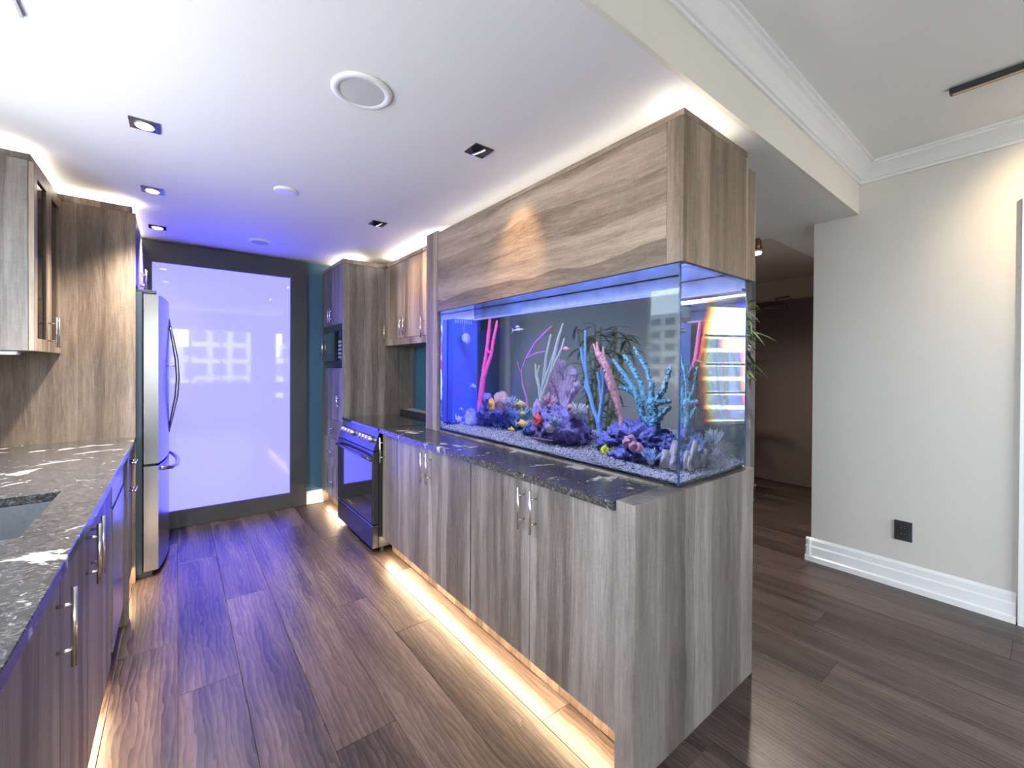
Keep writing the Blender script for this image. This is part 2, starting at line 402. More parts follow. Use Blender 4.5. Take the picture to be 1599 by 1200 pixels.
# left wall with the window over the sink
LW = (.20, 2.68, 1.15, 2.25)
LV = (-3.7, -2.7, .60, 2.30)
struct(B().box(XL-.12, XL, -4.3, LV[0], 0, ZL).box(XL-.12, XL, LV[1], LW[0], 0, ZL).box(XL-.12, XL, LV[0], LV[1], 0, LV[2]).box(XL-.12, XL, LV[0], LV[1], LV[3], ZL).box(XL-.12, XL, LW[1], YB, 0, ZL).box(XL-.12, XL, LW[0], LW[1], 0, LW[2]).box(XL-.12, XL, LW[0], LW[1], LW[3], ZL).build('wall_left', M['greywall']), 'kitchen wall behind the left counter', 'wall')
# living room end wall with two windows
YR = -4.2; RW = [(-.45, 1.62, .92, 2.36), (2.15, 3.35, .92, 2.36)]
b = B(); xs = [XL-.1, RW[0][0], RW[0][1], RW[1][0], RW[1][1], XW+.1]
for a, c in ((0, 1), (2, 3), (4, 5)): b.box(xs[a], xs[c], YR-.12, YR, 0, ZL)
for r in RW: b.box(r[0], r[1], YR-.12, YR, 0, r[2]).box(r[0], r[1], YR-.12, YR, r[3], ZL)
struct(b.build('wall_rear', M['greywall']), 'living room end wall with wide windows', 'wall')
# hall walls
HX = 4.70
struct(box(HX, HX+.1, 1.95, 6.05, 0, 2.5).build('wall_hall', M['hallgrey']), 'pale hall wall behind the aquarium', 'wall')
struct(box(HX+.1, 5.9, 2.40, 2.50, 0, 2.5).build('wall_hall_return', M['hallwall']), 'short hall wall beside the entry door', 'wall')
HE = (2.30, 3.60, .55, 2.38)
struct(B().box(2.07, HE[0], 6.0, 6.1, 0, 2.5).box(HE[1], HX+.1, 6.0, 6.1, 0, 2.5).box(HE[0], HE[1], 6.0, 6.1, 0, HE[2]).box(HE[0], HE[1], 6.0, 6.1, HE[3], 2.5).build('wall_hall_end', M['blue']), 'blue wall at the far end of the hall', 'wall')
struct(box(1.97, 2.07, YB+.1, 6.1, 0, 2.5).build('wall_hall_left', M['greywall']), 'hall wall beyond the kitchen', 'wall')
struct(B().box(HX-.02, HX, 5.72, 5.84, 0, 2.42, .004).build('trim_4', M['white']), 'white upright casing at the far end of the hall', 'casing')
struct(B().box(5.87, 5.97, 1.09, 1.62, 0, 2.5).box(5.87, 5.97, 1.62, 2.40, 2.25, 2.5).box(5.90, 5.97, 1.62, 2.40, 0, 2.25).build('wall_entry', M['hallwall']), 'brown shaded wall above the entry door', 'wall')  # includes a hidden backing added behind the door to block sky light

# ---- windows
def window(name, label, axis, at, a0, a1, z0, z1, n, horiz=0, inward=-1, pmat=None):
    """framed window in a wall of normal axis at coordinate at"""
    t = thing(name, ((at, (a0+a1)/2, z0) if axis == 'X' else ((a0+a1)/2, at, z0)), label, 'window', kind='structure')
    d0, d1 = at-.035, at+.035
    def bar(u0, u1, v0, v1, nm='window_frame', dd=0):
        b = B()
        if axis == 'X': b.box(d0+dd, d1-dd, u0, u1, v0, v1, .003)
        else: b.box(u0, u1, d0+dd, d1-dd, v0, v1, .003)
        return b.build(nm, M['white'], t)
    fw = .045
    bar(a0, a0+fw, z0, z1); bar(a1-fw, a1, z0, z1); bar(a0+fw, a1-fw, z0, z0+fw); bar(a0+fw, a1-fw, z1-fw, z1)
    pw = (a1-a0-2*fw)/n
    for k in range(1, n): bar(a0+fw+k*pw-.025, a0+fw+k*pw+.025, z0+fw, z1-fw, 'mullion', .004)
    zz = [z0+fw+(z1-z0-2*fw)*j/(horiz+1) for j in range(horiz+2)]
    for k in range(n):
        u0 = a0+fw+k*pw+(.025 if k else 0); u1 = a0+fw+(k+1)*pw-(.025 if k < n-1 else 0)
        for j in range(1, horiz+1): bar(u0, u1, zz[j]-.018, zz[j]+.018, 'transom', .006)
        b = B()
        if axis == 'X': b.box(at-.004, at+.004, u0, u1, z0+fw, z1-fw)
        else: b.box(u0, u1, at-.004, at+.004, z0+fw, z1-fw)
        b.build('pane', pmat or M['glass'], t)
    return t
window('window_1', 'window over the kitchen sink', 'X', XL-.06, LW[0], LW[1], LW[2], LW[3], 3)
window('window_2', 'wide three-light living room window', 'Y', YR-.06, *RW[0][:2], *RW[0][2:], 3)
window('window_3', 'narrow living room window beside the wide one', 'Y', YR-.06, *RW[1][:2], *RW[1][2:], 2)
window('window_4', 'window at the far end of the hall', 'Y', 6.05, *HE[:2], *HE[2:], 2, 3, pmat=M['tinted'])
window('window_5', 'unseen living room window added on the sink side for daylight', 'X', XL-.06, *LV[:2], *LV[2:], 1)  # added out of view to throw daylight on right wall and island end
portal((XL-.02, (LV[0]+LV[1])/2, (LV[2]+LV[3])/2), (5, (LV[0]+LV[1])/2, (LV[2]+LV[3])/2), LV[3]-LV[2], LV[1]-LV[0])
portal((XL-.02, (LW[0]+LW[1])/2, (LW[2]+LW[3])/2), (5, 1.15, 1.68), LW[3]-LW[2], LW[1]-LW[0])
for r in RW: portal(((r[0]+r[1])/2, YR-.01, (r[2]+r[3])/2), ((r[0]+r[1])/2, 5, (r[2]+r[3])/2), r[1]-r[0], r[3]-r[2])
portal(((HE[0]+HE[1])/2, 5.99, 1.465), ((HE[0]+HE[1])/2, 0, 1.465), HE[1]-HE[0], HE[3]-HE[2])

# ---- glass door, backlit
d1 = thing('door_1', (.41, YB, 0), 'glowing violet frosted glass door in a wide charcoal frame', 'door', kind='structure')
fx0, fx1, gz0, gz1, gx0, gx1 = -.30, 1.026, .15, 2.268, -.165, .876
dy0, dy1 = YB-.055, YB-.002
def mitre(poly, nm='frame_rail'):
    b = B().prism(poly, 'Y', dy0, dy1); return b.build(nm, M['darkframe'], d1)
g = .0015; zt = ZC-.012
mitre([(fx0, zt), (fx1, zt), (gx1, gz1), (gx0, gz1)]); mitre([(fx1, 0.004), (fx1, zt-g), (gx1, gz1-g), (gx1, gz0+g)], 'frame_stile')
mitre([(fx0, 0.004), (gx0, gz0+g), (gx0, gz1-g), (fx0, zt-g)], 'frame_stile'); mitre([(fx0, .003), (fx1, .003), (gx1, gz0), (gx0, gz0)])
box(gx0-.01, gx1+.01, dy0+.022, dy0+.032, gz0-.01, gz1+.01).build('glass_panel', M['backlit'], d1)

# ---- entry door
d2 = thing('door_2', (5.86, 2.0, 0), 'dark brown entry door with an overhead closer', 'door', kind='structure')
box(5.83, 5.865, 1.625, 2.395, .008, 2.24).build('door_slab', M['doorbrown'], d2)
cl = B().box(5.77, 5.83, 2.00, 2.26, 2.13, 2.18, .008).build('door_closer', M['steel'], d2)
B().tube([(5.80, 2.12, 2.18), (5.80, 2.12, 2.265), (5.80, 1.98, 2.275)], .008, 8).build('closer_arm', M['bronze'], cl)
B().ico((5.79, 2.12, 2.11), .012, sub=2).build('closer_knob', M['steel'], cl)

# ================================================================== CABINETRY
def handle(b_axis, p, length, parent, stand, face, r=.006):
    """bar handle: centre p on the door face; b_axis is the bar's direction; face is the outward normal"""
    n = Vector(face); c = Vector(p)+n*stand; a = Vector({'Z': (0, 0, 1), 'Y': (0, 1, 0), 'X': (1, 0, 0)}[b_axis])
    b = B().cyl(c-a*length/2, c+a*length/2, r, 12)
    for s in (-1, 1): b.cyl(Vector(p)+a*s*length*.29, c+a*s*length*.29, r*.75, 8)
    return b.build('handle', M['chrome'], parent, True)
def door(parent, face, at, a0, a1, z0, z1, mat, th=.019, nm='door'):
    """slab door on a plane: face 'x-' (front at X=at facing -X), 'x+'"""
    g = .0016
    if face == 'x-': b = box(at, at+th, a0+g, a1-g, z0+g, z1-g, .0012)
    else: b = box(at-th, at, a0+g, a1-g, z0+g, z1-g, .0012)
    return b.build(nm, mat, parent)
XI = 1.208    # island door faces
CT = .94      # counter top height
NEG = (-1, 0, 0); POS = (1, 0, 0)

# ---- island
def island_unit(y0, y1, splits, handles, label):
    t = thing('base_cabinet', (1.5, (y0+y1)/2, 0), label, 'cabinet', 'base cabinets along the aquarium island')
    box(XI+.0195, 1.47, y0+.001, y1-.001, .12, .905).build('carcass', M['wood'], t)
    ys = [y0]+splits+[y1]; ds = []
    for a, c in zip(ys, ys[1:]): ds.append(door(t, 'x-', XI, a, c, .118, .903, M['wood']))
    for k, hy in handles: handle('Z', (XI, hy, .785), .185, ds[k], .034, NEG)
    box(XI+.075, XI+.09, y0, y1, .004, .12).build('toe_kick', M['wood_t'], t)
    box(XI+.045, XI+.06, y0+.01, y1-.01, .112, .119).build('led_strip', M['ledstrip'], t)
    lamp('toe_kick_light', 'AREA', (XI+.035, (y0+y1)/2, .108), 9*(y1-y0), KICK, (XI-.06, (y0+y1)/2, 0), t, shape='RECTANGLE', size=.05, size_y=y1-y0-.02)
    return t
t = island_unit(2.885, 3.095, [], [], 'narrow wood-grain pull-out cabinet beside the range')
handle('Z', (XI, 3.06, .785), .185, [c for c in t.children if c.name.startswith('door')][0], .034, NEG)
island_unit(1.885, 2.88, [2.36], [(0, 2.325), (1, 2.395)], 'wide two-door wood-grain base cabinet nearer the range')
island_unit(.93, 1.88, [1.405], [(0, 1.365), (1, 1.445)], 'wide two-door wood-grain base cabinet next to the island end panel')
tag(box(1.187, 2.08, .848, .928, .0, .945, .0015).build('island_end_panel', M['wood']), 'thick grey wood-grain panel closing the island end', 'panel')
tag(B().box(1.472, 2.07, .929, 2.74, .12, .95).build('aquarium_stand', M['wood']), 'wood-grain stand under the aquarium behind the counter', 'stand')
tag(B().box(1.178, 1.474, .929, 3.098, .908, CT, .003, 2).box(1.474, 1.898, 2.90, 3.098, .908, CT, 0).build('island_countertop', M['granite']), 'dark veined granite counter in front of the aquarium', 'countertop')
tag(box(1.462, 1.60, 2.735, 2.90, CT+.001, 2.378, .0015).build('aquarium_post', M['wood_t']), 'upright wood-grain post at the range end of the aquarium', 'post')

# ---- canopy above the tank
cn = thing('aquarium_canopy', (1.77, 1.8, 1.80), 'long wood-grain canopy boxing in the top of the aquarium', 'canopy')
box(1.467, 1.487, .918, 2.734, 1.798, 2.338, .001).build('front_panel', M['wood_h'], cn)
box(1.466, 1.49, .848, .917, 1.798, 2.338, .001).build('corner_strip', M['wood_e'], cn)
box(1.4905, 2.0, .848, .868, 1.798, 2.338, .001).build('end_panel', M['wood_e'], cn)
box(2.049, 2.079, .869, 2.734, 1.798, 2.295, .001).build('rear_panel', M['wood_e'], cn)
box(2.0005, 2.079, .848, .868, 1.798, 2.295, .001).build('end_return', M['wood_e'], cn)
B().box(1.467, 1.487, .848, 2.734, 2.339, 2.362, .001).box(1.487, 1.995, .848, .868, 2.339, 2.362, .001).build('top_trim', M['wood_h'], cn)
box(1.488, 2.0, .87, 2.734, 2.28, 2.30).build('lid', M['wood_t'], cn)
lamp('canopy_glow', 'AREA', (1.56, 1.85, 2.335), .9, WARMW, (1.53, 1.85, 3), cn, shape='RECTANGLE', size=.03, size_y=1.9)
lamp('canopy_glow', 'AREA', (1.72, .93, 2.335), .5, WARMW, (1.72, .90, 3), cn, shape='RECTANGLE', size=.5, size_y=.03)

# ---- right tall cabinet with microwave
XT = 1.187
t = thing('tall_cabinet', (1.5, 4.35, 0), 'tall wood-grain oven cabinet beside the blue wall', 'cabinet')
y0, y1 = 4.005, 4.695
box(XT, 1.895, y0, y0+.02, .10, 2.345, .001).build('side_panel', M['wood'], t)
box(XT, 1.895, y1-.02, y1, .0, 2.345, .001).build('side_panel', M['wood'], t)
box(XT+.02, 1.895, y0+.021, y1-.021, .12, 1.385).build('carcass', M['wood'], t)
box(XT+.02, 1.895, y0+.021, y1-.021, 1.80, 2.345).build('carcass', M['wood'], t)
box(1.6, 1.895, y0+.021, y1-.021, 1.385, 1.80).build('back_panel', M['wood'], t)
box(XT-.004, 1.895, y0-.004, y1, 2.346, 2.385, .001).build('top_trim', M['wood_t'], t)
ym = (y0+y1)/2
for a, c, hy in ((y0+.02, ym, ym-.032), (ym, y1-.02, ym+.032)):
    d = door(t, 'x-', XT, a, c, 1.80, 2.344, M['wood']); handle('Z', (XT, hy, 1.895), .13, d, .03, NEG, .005)
d = door(t, 'x-', XT, y0+.02, y1-.02, .885, 1.385, M['wood']); handle('Z', (XT, y0+.09, 1.07), .12, d, .03, NEG, .005)
for z0_, z1_ in ((.70, .885), (.43, .70), (.125, .43)):
    d = door(t, 'x-', XT, y0+.02, y1-.02, z0_, z1_, M['wood'], nm='drawer'); handle('Y', (XT, ym-.02, (z0_+z1_)/2+.01), .13, d, .03, NEG, .005)
box(XT+.075, XT+.09, y0, y1-.021, .004, .12).build('toe_kick', M['wood_t'], t)
lamp('toe_kick_light', 'AREA', (XT+.04, ym, .108), 3, KICK, (XT-.03, ym, 0), t, shape='RECTANGLE', size=.02, size_y=.6)
lamp('cove_glow', 'AREA', (1.35, ym, 2.40), 3, WARMW, (1.25, ym-.05, 3), t, shape='RECTANGLE', size=.06, size_y=.6)
mw = thing('microwave', (1.4, ym, 1.40), 'black built-in microwave oven in the tall cabinet', 'microwave')
box(XT+.012, 1.58, y0+.025, y1-.025, 1.39, 1.795).build('body', M['black'], mw)
box(XT+.001, XT+.011, y0+.022, y1-.022, 1.388, 1.452, .001).build('trim_strip', M['blksteel'], mw)
box(XT+.001, XT+.011, y0+.022, y1-.022, 1.735, 1.797, .001).build('trim_strip', M['blksteel'], mw)
d = box(XT-.004, XT+.011, y0+.14, y1-.024, 1.454, 1.733, .003).build('door', M['blackglass'], mw)
handle('Z', (XT-.004, y1-.055, 1.594), .26, d, .014, NEG, .006)
d = box(XT-.003, XT+.011, y0+.024, y0+.137, 1.454, 1.733, .003).build('control_panel', M['blackglass'], mw)
for r_ in range(5):
    for c_ in range(2): box(XT-.0045, XT-.003, y0+.035+c_*.05, y0+.075+c_*.05, 1.475+r_*.036, 1.495+r_*.036).build('button', M['rubber'], d)
box(XT-.0045, XT-.003, y0+.035, y0+.125, 1.665, 1.705).build('display', M['blksteel'], d)

# ---- right upper cabinets over the range
XU = 1.582
def upper(y0, y1, z0, splits, hands, label, rail=0):
    t = thing('upper_cabinet', (1.74, (y0+y1)/2, z0), label, 'cabinet', 'wall cabinets over the range')
    box(XU+.02, 1.895, y0+.001, y1-.001, z0, 2.345).build('carcass', M['wood'], t)
    ys = [y0]+splits+[y1]; ds = []
    for a, c in zip(ys, ys[1:]): ds.append(door(t, 'x-', XU, a, c, z0+rail, 2.344, M['wood_t']))
    if rail: box(XU, XU+.019, y0+.001, y1-.001, z0, z0+rail-.001, .001).build('light_rail', M['wood_t'], t)
    for k, hy, hz in hands: handle('Z', (XU, hy, hz), .17, ds[k], .032, NEG, .006)
    box(XU-.002, 1.895, y0, y1, 2.346, 2.382, .001).build('top_trim', M['wood_t'], t)
    lamp('cove_glow', 'AREA', (XU+.10, (y0+y1)/2, 2.397), 5.5*(y1-y0), WARMW, (XU+.02, (y0+y1)/2, 3), t, shape='RECTANGLE', size=.05, size_y=y1-y0-.02)
    return t
upper(3.905, 4.0, 1.60, [], [(0, 3.945, 1.72)], 'slim wood-grain wall cabinet beside the tall oven cabinet')
upper(3.215, 3.90, 1.60, [3.555], [(0, 3.52, 1.765), (1, 3.595, 1.765)], 'two-door wood-grain wall cabinet above the range', .06)
upper(2.905, 3.21, 1.60, [], [(0, 3.175, 1.725)], 'single-door wood-grain wall cabinet next to the aquarium post', .06)

# ---- range
t = thing('range_cooker', (1.5, 3.53, 0), 'black stainless slide-in electric range with oven', 'range')
ry0, ry1 = 3.105, 3.975; RX = 1.165
box(RX+.02, 1.80, ry0, ry1, .05, .915).build('body', M['black'], t)
box(1.172, 1.72, ry0-.004, ry1+.004, .918, .942, .003).build('cooktop', M['blackglass'], t)
rv = box(1.72, 1.86, ry0, ry1, .918, .985, .012).build('rear_vent', M['black'], t)
for k in range(12): box(1.735, 1.845, ry0+.05+k*.065, ry0+.075+k*.065, .985, .988).build('vent_slot', M['rubber'], rv)
cp = B().prism([(RX-.025, .775), (RX+.02, .915), (RX+.08, .915), (RX+.08, .775)], 'Y', ry0, ry1).build('control_panel', M['blksteel'], t)
nrm = Vector((-.14, 0, .045)).normalized()
for ky in (3.20, 3.27, 3.34, 3.41, 3.62, 3.70, 3.78, 3.86):
    c = Vector((RX-.002, ky, .848))
    kb = B().tube([c-nrm*.002, c+nrm*.010, c+nrm*.030, c+nrm*.034], [.026, .026, .021, .018], 18).build('knob', M['chrome'], cp, True)
od = box(RX-.028, RX+.018, ry0+.002, ry1-.002, .222, .768, .004).build('oven_door', M['blksteel'], t)
box(RX-.031, RX-.027, ry0+.012, ry1-.012, .228, .70, .001).build('oven_glass', M['blackglass'], od)
for k in range(10): box(RX-.0305, RX-.0275, ry0+.08+k*.072, ry0+.13+k*.072, .745, .752).build('vent_slot', M['black'], od)
hb = B().tube([(RX-.03, ry0+.03, .70), (RX-.05, ry0+.05, .715), (RX-.058, ry0+.2, .72), (RX-.062, 3.54, .722), (RX-.058, ry1-.2, .72), (RX-.05, ry1-.05, .715), (RX-.03, ry1-.03, .70)], .012, 12)
hb.build('oven_handle', M['blksteel'], od, True)
box(RX-.028, RX+.018, ry0+.002, ry1-.002, .045, .215, .004).build('storage_drawer', M['blksteel'], t)
for yy in (ry0+.05, ry1-.05): B().cyl((RX+.06, yy, .002), (RX+.06, yy, .05), .018).build('foot', M['black'], t)
def text(body, name, loc, size, mat, parent, rot, extr=.0006):
    cu = bpy.data.curves.new(name, 'FONT'); cu.body = body; cu.size = size; cu.extrude = extr; cu.align_x = 'CENTER'; cu.align_y = 'CENTER'
    tmp = bpy.data.objects.new(name+'_src', cu); COL.objects.link(tmp)
    me = bpy.data.meshes.new_from_object(tmp.evaluated_get(bpy.context.evaluated_depsgraph_get()))
    bpy.data.objects.remove(tmp); me.name = name
    o = bpy.data.objects.new(name, me); me.materials.clear(); me.materials.append(mat); COL.objects.link(o); o.parent = parent
    o.location = Vector(loc)-ORG[parent]; o.rotation_euler = rot; return o
text('LG', 'logo', (RX-.0325, 3.60, .268), .035, M['chrome'], od, (math.pi/2, 0, -math.pi/2))
B().lathe([(.0001, 0), (.013, 0), (.013, .001), (.0001, .001)], (RX-.033, 3.655, .268), 'X', 16).build('logo_disc', M['chrome'], od)

# ---- left base run
XF = -.225
def left_unit(y0, y1, label, fronts, name='base_cabinet'):
    t = thing(name, (-.5, (y0+y1)/2, 0), label, 'cabinet', 'base cabinets under the left counter')
    top = .58 if 'sink' in label else .905
    box(-.80, XF-.02, y0+.001, y1-.001, .12, top).build('carcass', M['wood_t'], t)
    for f in fronts:
        a, c, z0, z1, nm, h = f
        d = door(t, 'x+', XF, a, c, z0, z1, M['wood'], nm=nm)
        if h: handle(h[0], (XF, h[1], h[2]), h[3], d, .03, POS, .006)
    box(XF-.095, XF-.08, y0, y1, .004, .12).build('toe_kick', M['maple'], t)
    lamp('toe_kick_light', 'AREA', (XF-.04, (y0+y1)/2, .108), 8*(y1-y0), KICK, (XF+.05, (y0+y1)/2, 0), t, shape='RECTANGLE', size=.05, size_y=y1-y0-.02)
    return t
left_unit(.56, 1.495, 'wood-grain base cabinet nearest the camera on the left', [(.56, 1.02, .105, .903, 'door', None), (1.02, 1.495, .105, .903, 'door', ('Z', 1.455, .77, .19))])
left_unit(1.50, 2.515, 'wood-grain base cabinet under the sink', [(1.50, 1.92, .105, .903, 'door', ('Z', 1.875, .80, .19)), (1.92, 2.515, .105, .903, 'door', ('Z', 1.965, .80, .19))])
left_unit(3.16, 3.638, 'wood-grain drawer cabinet beside the tall fridge panel', [(3.16, 3.638, .74, .903, 'drawer', ('Y', 3.42, .82, .14)), (3.16, 3.638, .43, .74, 'drawer', ('Y', 3.42, .655, .14)), (3.16, 3.638, .105, .43, 'drawer', None)])
tag(box(-.80, -.208, 3.07, 3.155, .0, .905, .0015).build('filler_panel', M['wood']), 'upright wood-grain filler panel beside the dishwasher', 'panel')
dw = thing('dishwasher', (-.5, 2.79, 0), 'stainless dishwasher under the left counter', 'dishwasher')
box(-.80, XF-.03, 2.525, 3.06, .10, .90).build('tub', M['black'], dw)
d = box(XF-.03, XF+.005, 2.525, 3.06, .14, .775, .006, 2).build('door', M['steel'], dw)
box(XF-.03, XF+.003, 2.525, 3.06, .78, .902, .004).build('control_panel', M['steel'], dw)
box(XF-.028, XF+.004, 2.56, 3.02, .7755, .7795).build('pocket_handle', M['black'], d)
box(XF-.09, XF-.075, 2.525, 3.06, .004, .13).build('toe_kick', M['black'], dw)
SX0, SX1, SY0, SY1 = -.74, -.332, 1.70, 2.235
tag(B().box(-.868, -.207, .50, SY0, .908, CT, .002).box(-.868, -.207, SY1, 3.638, .908, CT, .002).box(-.868, SX0, SY0, SY1, .908, CT).box(SX1, -.207, SY0, SY1, .908, CT)
    .build('kitchen_countertop', M['granite']), 'dark granite counter with white veins around the sink', 'countertop')
sk = thing('kitchen_sink', (-.53, 1.97, .70), 'dark undermount sink basin in the left counter', 'sink')
B().box(SX0-.012, SX0, SY0-.012, SY1+.012, .70, .907).box(SX1, SX1+.012, SY0-.012, SY1+.012, .70, .907).box(SX0, SX1, SY0-.012, SY0, .70, .907).box(SX0, SX1, SY1, SY1+.012, .70, .907).box(SX0-.012, SX1+.012, SY0-.012, SY1+.012, .69, .70).build('basin', M['sink'], sk)
B().lathe([(.001, .701), (.045, .701), (.045, .706), (.03, .704), (.001, .703)], (-.54, 1.97, 0)).build('drain', M['chrome'], sk, True)

# ---- left upper cabinet with glass doors
t = thing('glass_wall_cabinet', (-.70, 3.34, 1.47), 'wood-grain wall cabinet with two glass doors and pale end', 'cabinet')
LX = -.54; uy0, uy1 = 3.03, 3.638; uz0, uz1 = 1.468, 2.375
box(-.868, LX-.02, uy0, uy0+.02, uz0, uz1, .001).build('side_panel', M['wood'], t)
box(-.868, LX-.02, uy1-.02, uy1, uz0, uz1).build('side_panel', M['wood_t'], t)
box(-.868, LX-.02, uy0+.02, uy1-.02, uz0, uz0+.02).build('bottom_panel', M['wood_t'], t)
box(-.868, LX-.02, uy0+.02, uy1-.02, uz1-.02, uz1).build('top_panel', M['wood_t'], t)
box(-.868, -.855, uy0+.02, uy1-.02, uz0+.02, uz1-.02).build('back_panel', M['wood_t'], t)
for z in (1.77, 2.07): box(-.85, LX-.05, uy0+.02, uy1-.02, z, z+.016).build('shelf', M['wood_t'], t)
um = (uy0+uy1)/2
for a, c, hy in ((uy0, um, um-.03), (um, uy1, um+.03)):
    d = B().box(LX-.019, LX, a+.0016, a+.062, uz0, uz1-.002, .001).box(LX-.019, LX, c-.062, c-.0016, uz0, uz1-.002, .001).box(LX-.019, LX, a+.062, c-.062, uz0, uz0+.062, .001).box(LX-.019, LX, a+.062, c-.062, uz1-.064, uz1-.002, .001).build('door_frame', M['wood_t'], t)
    box(LX-.013, LX-.008, a+.06, c-.06, uz0+.06, uz1-.06).build('door_glass', M['amberglass'], d)
    handle('Z', (LX, hy, 1.575), .16, d, .032, POS, .005)
box(-.868, LX-.014, uy0+.012, uy1, uz1+.001, 2.412, .001).build('top_trim', M['wood'], t)
lamp('cove_glow', 'AREA', (LX-.09, 3.34, 2.42), 2.2, WARMW, (LX-.02, 3.34, 3), t, shape='RECTANGLE', size=.05, size_y=.58)
lamp('cove_glow', 'AREA', (-.72, uy0+.09, 2.42), 1.1, WARMW, (-.72, uy0+.02, 3), t, shape='RECTANGLE', size=.25, size_y=.05)
tag(B().box(-.80, -.60, 3.06, 3.12, 1.448, 1.467, .004).build('puck_light', M['white']), 'small white light fixture under the glass wall cabinet', 'light')
# ---- panel and fridge
pn = thing('fridge_side_panel', (-.54, 3.65, 0), 'tall wood-grain panel between counter and refrigerator', 'panel')
box(-.868, -.210, 3.640, 3.662, 0, 2.372, .001).build('panel', M['wood_t'], pn)
box(-.868, -.228, 3.642, 3.70, 2.373, 2.412, .001).build('top_trim', M['wood_t'], pn)
lamp('cove_glow', 'AREA', (-.42, 3.72, 2.42), 1.8, WARMW, (-.42, 3.66, 3), pn, shape='RECTANGLE', size=.4, size_y=.05)
t = thing('fridge_cabinet', (-.54, 4.15, 1.92), 'wood-grain cabinet above the refrigerator', 'cabinet')
box(-.868, -.232, 3.664, 4.66, 1.93, 2.37).build('carcass', M['wood'], t)
for a, c, hy in ((3.664, 4.16, 4.12), (4.16, 4.66, 4.20)):
    d = door(t, 'x+', -.212, a, c, 1.93, 2.37, M['wood']); handle('Z', (-.212, hy, 2.03), .15, d, .03, POS, .005)
box(-.868, -.235, 3.701, 4.66, 2.371, 2.412, .001).build('top_trim', M['wood_t'], t)
lamp('cove_glow', 'AREA', (-.31, 4.15, 2.42), 2.5, WARMW, (-.22, 4.15, 3), t, shape='RECTANGLE', size=.05, size_y=.9)
fr = thing('refrigerator', (-.5, 4.14, 0), 'stainless french-door refrigerator with bowed handles', 'refrigerator')
fy0, fy1, fm = 3.672, 4.61, 4.141
box(-.85, -.178, fy0, fy1, .03, 1.875, .004).build('body', M['fridgeside'], fr)
def bow(a, c, z0, z1):
    pts = [(-.172, a), (-.172, c)]
    n = 10
    for k in range(n+1):
        y = c+(a-c)*k/n; pts.append((-.098+.05*(1-((y-fm)/.47)**2), y))
    return B().prism(pts, 'Z', z0, z1)
for a, c, hy in ((fy0, fm-.002, fm-.04), (fm+.002, fy1, fm+.04)):
    d = bow(a, c, .752, 1.868).build('door', M['steel'], fr)
    hp = [(-.052, hy, 1.75), (-.03, hy, 1.62), (-.004, hy, 1.45), (.004, hy, 1.31), (-.004, hy, 1.17), (-.03, hy, 1.02), (-.052, hy, .90)]
    B().tube(hp, [.008, .011, .013, .013, .013, .011, .008], 12).build('handle', M['blksteel'] if a > fm else M['steel'], d, True)
    B().tube([(-.05, hy, 1.40), (.0, hy, 1.40)], .006, 8).build('handle_post', M['steel'], d)
d = bow(fy0, fy1, .045, .735).build('freezer_drawer', M['steel'], fr)
B().tube([(-.09, 3.76, .70), (-.03, 3.84, .685), (.0, 4.0, .675), (.004, fm, .672), (.0, 4.28, .675), (-.03, 4.44, .685), (-.09, 4.52, .70)], .014, 12).build('handle', M['steel'], d, True)
box(-.172, -.12, fy0+.01, fy1-.01, .736, .751).build('gasket', M['black'], fr)
for yy in (fy0+.03, fy1-.09): box(-.24, -.11, yy, yy+.06, 1.876, 1.90, .004).build('hinge_cover', M['black'], fr)
box(-.80, -.13, fy0+.02, fy1-.02, .004, .04).build('base_grille', M['black'], fr)

# ================================================================== CEILING FITTINGS
def downlight(x, y, label, tgt, energy, tilt):
    t = thing('recessed_downlight', (x, y, ZC), label, 'downlight', 'square recessed kitchen downlights')
    h = .052
    b = B()
    for a in ((x-h, x+h, y-h, y-h+.016), (x-h, x+h, y+h-.016, y+h), (x-h, x-h+.016, y-h+.016, y+h-.016), (x+h-.016, x+h, y-h+.016, y+h-.016)): b.box(*a, ZC-.005, ZC-.0005)
    b.build('bezel', M['blksteel'], t)
    box(x-h+.014, x+h-.014, y-h+.014, y+h-.014, ZC-.0035, ZC-.001).build('baffle', M['blksteel'], t)
    nx = Vector((tgt[0]-x, tgt[1]-y, tgt[2]-ZC)).normalized() if tilt else Vector((0, 0, -1))
    c = Vector((x, y, ZC-.004))
    B().tube([c, c+nx*.006], [.034, .031], 24).build('bulb_face', M['led'], t)
    B().tube([c-nx*.001, c+nx*.0045], [.038, .037], 24).build('bulb_ring', M['chrome'], t)
    lamp('downlight_beam', 'SPOT', c+nx*.03, energy, (1, .92, .82) if not tilt else (1, .68, .38), tgt, t, spot_size=math.radians(100 if not tilt else (62 if y < 2 else 95)), spot_blend=.9, shadow_soft_size=.035)
downlight(-.112, 2.47, 'square downlight on the left row nearest the camera', (-.05, 2.5, 0), 230, False)
downlight(-.117, 3.357, 'middle square downlight of the left row', (-.05, 3.36, 0), 210, False)
downlight(-.118, 4.231, 'square downlight of the left row nearest the glass door', (-.05, 4.2, 0), 150, False)
downlight(1.154, 1.736, 'tilted square downlight aimed at the aquarium canopy', (1.50, 1.84, 1.95), 30, True)
downlight(1.16, 3.082, 'tilted square downlight near the range cabinets', (1.58, 3.25, 1.9), 34, True)
t = thing('ceiling_speaker', (.557, 1.645, ZC), 'large round ceiling speaker with grey grille and white rim', 'speaker')
B().lathe([(.082, ZC-.0005), (.112, ZC-.0005), (.112, ZC-.004), (.104, ZC-.009), (.084, ZC-.009), (.082, ZC-.006)], (.557, 1.645, 0), n=48).build('rim', M['white'], t, True)
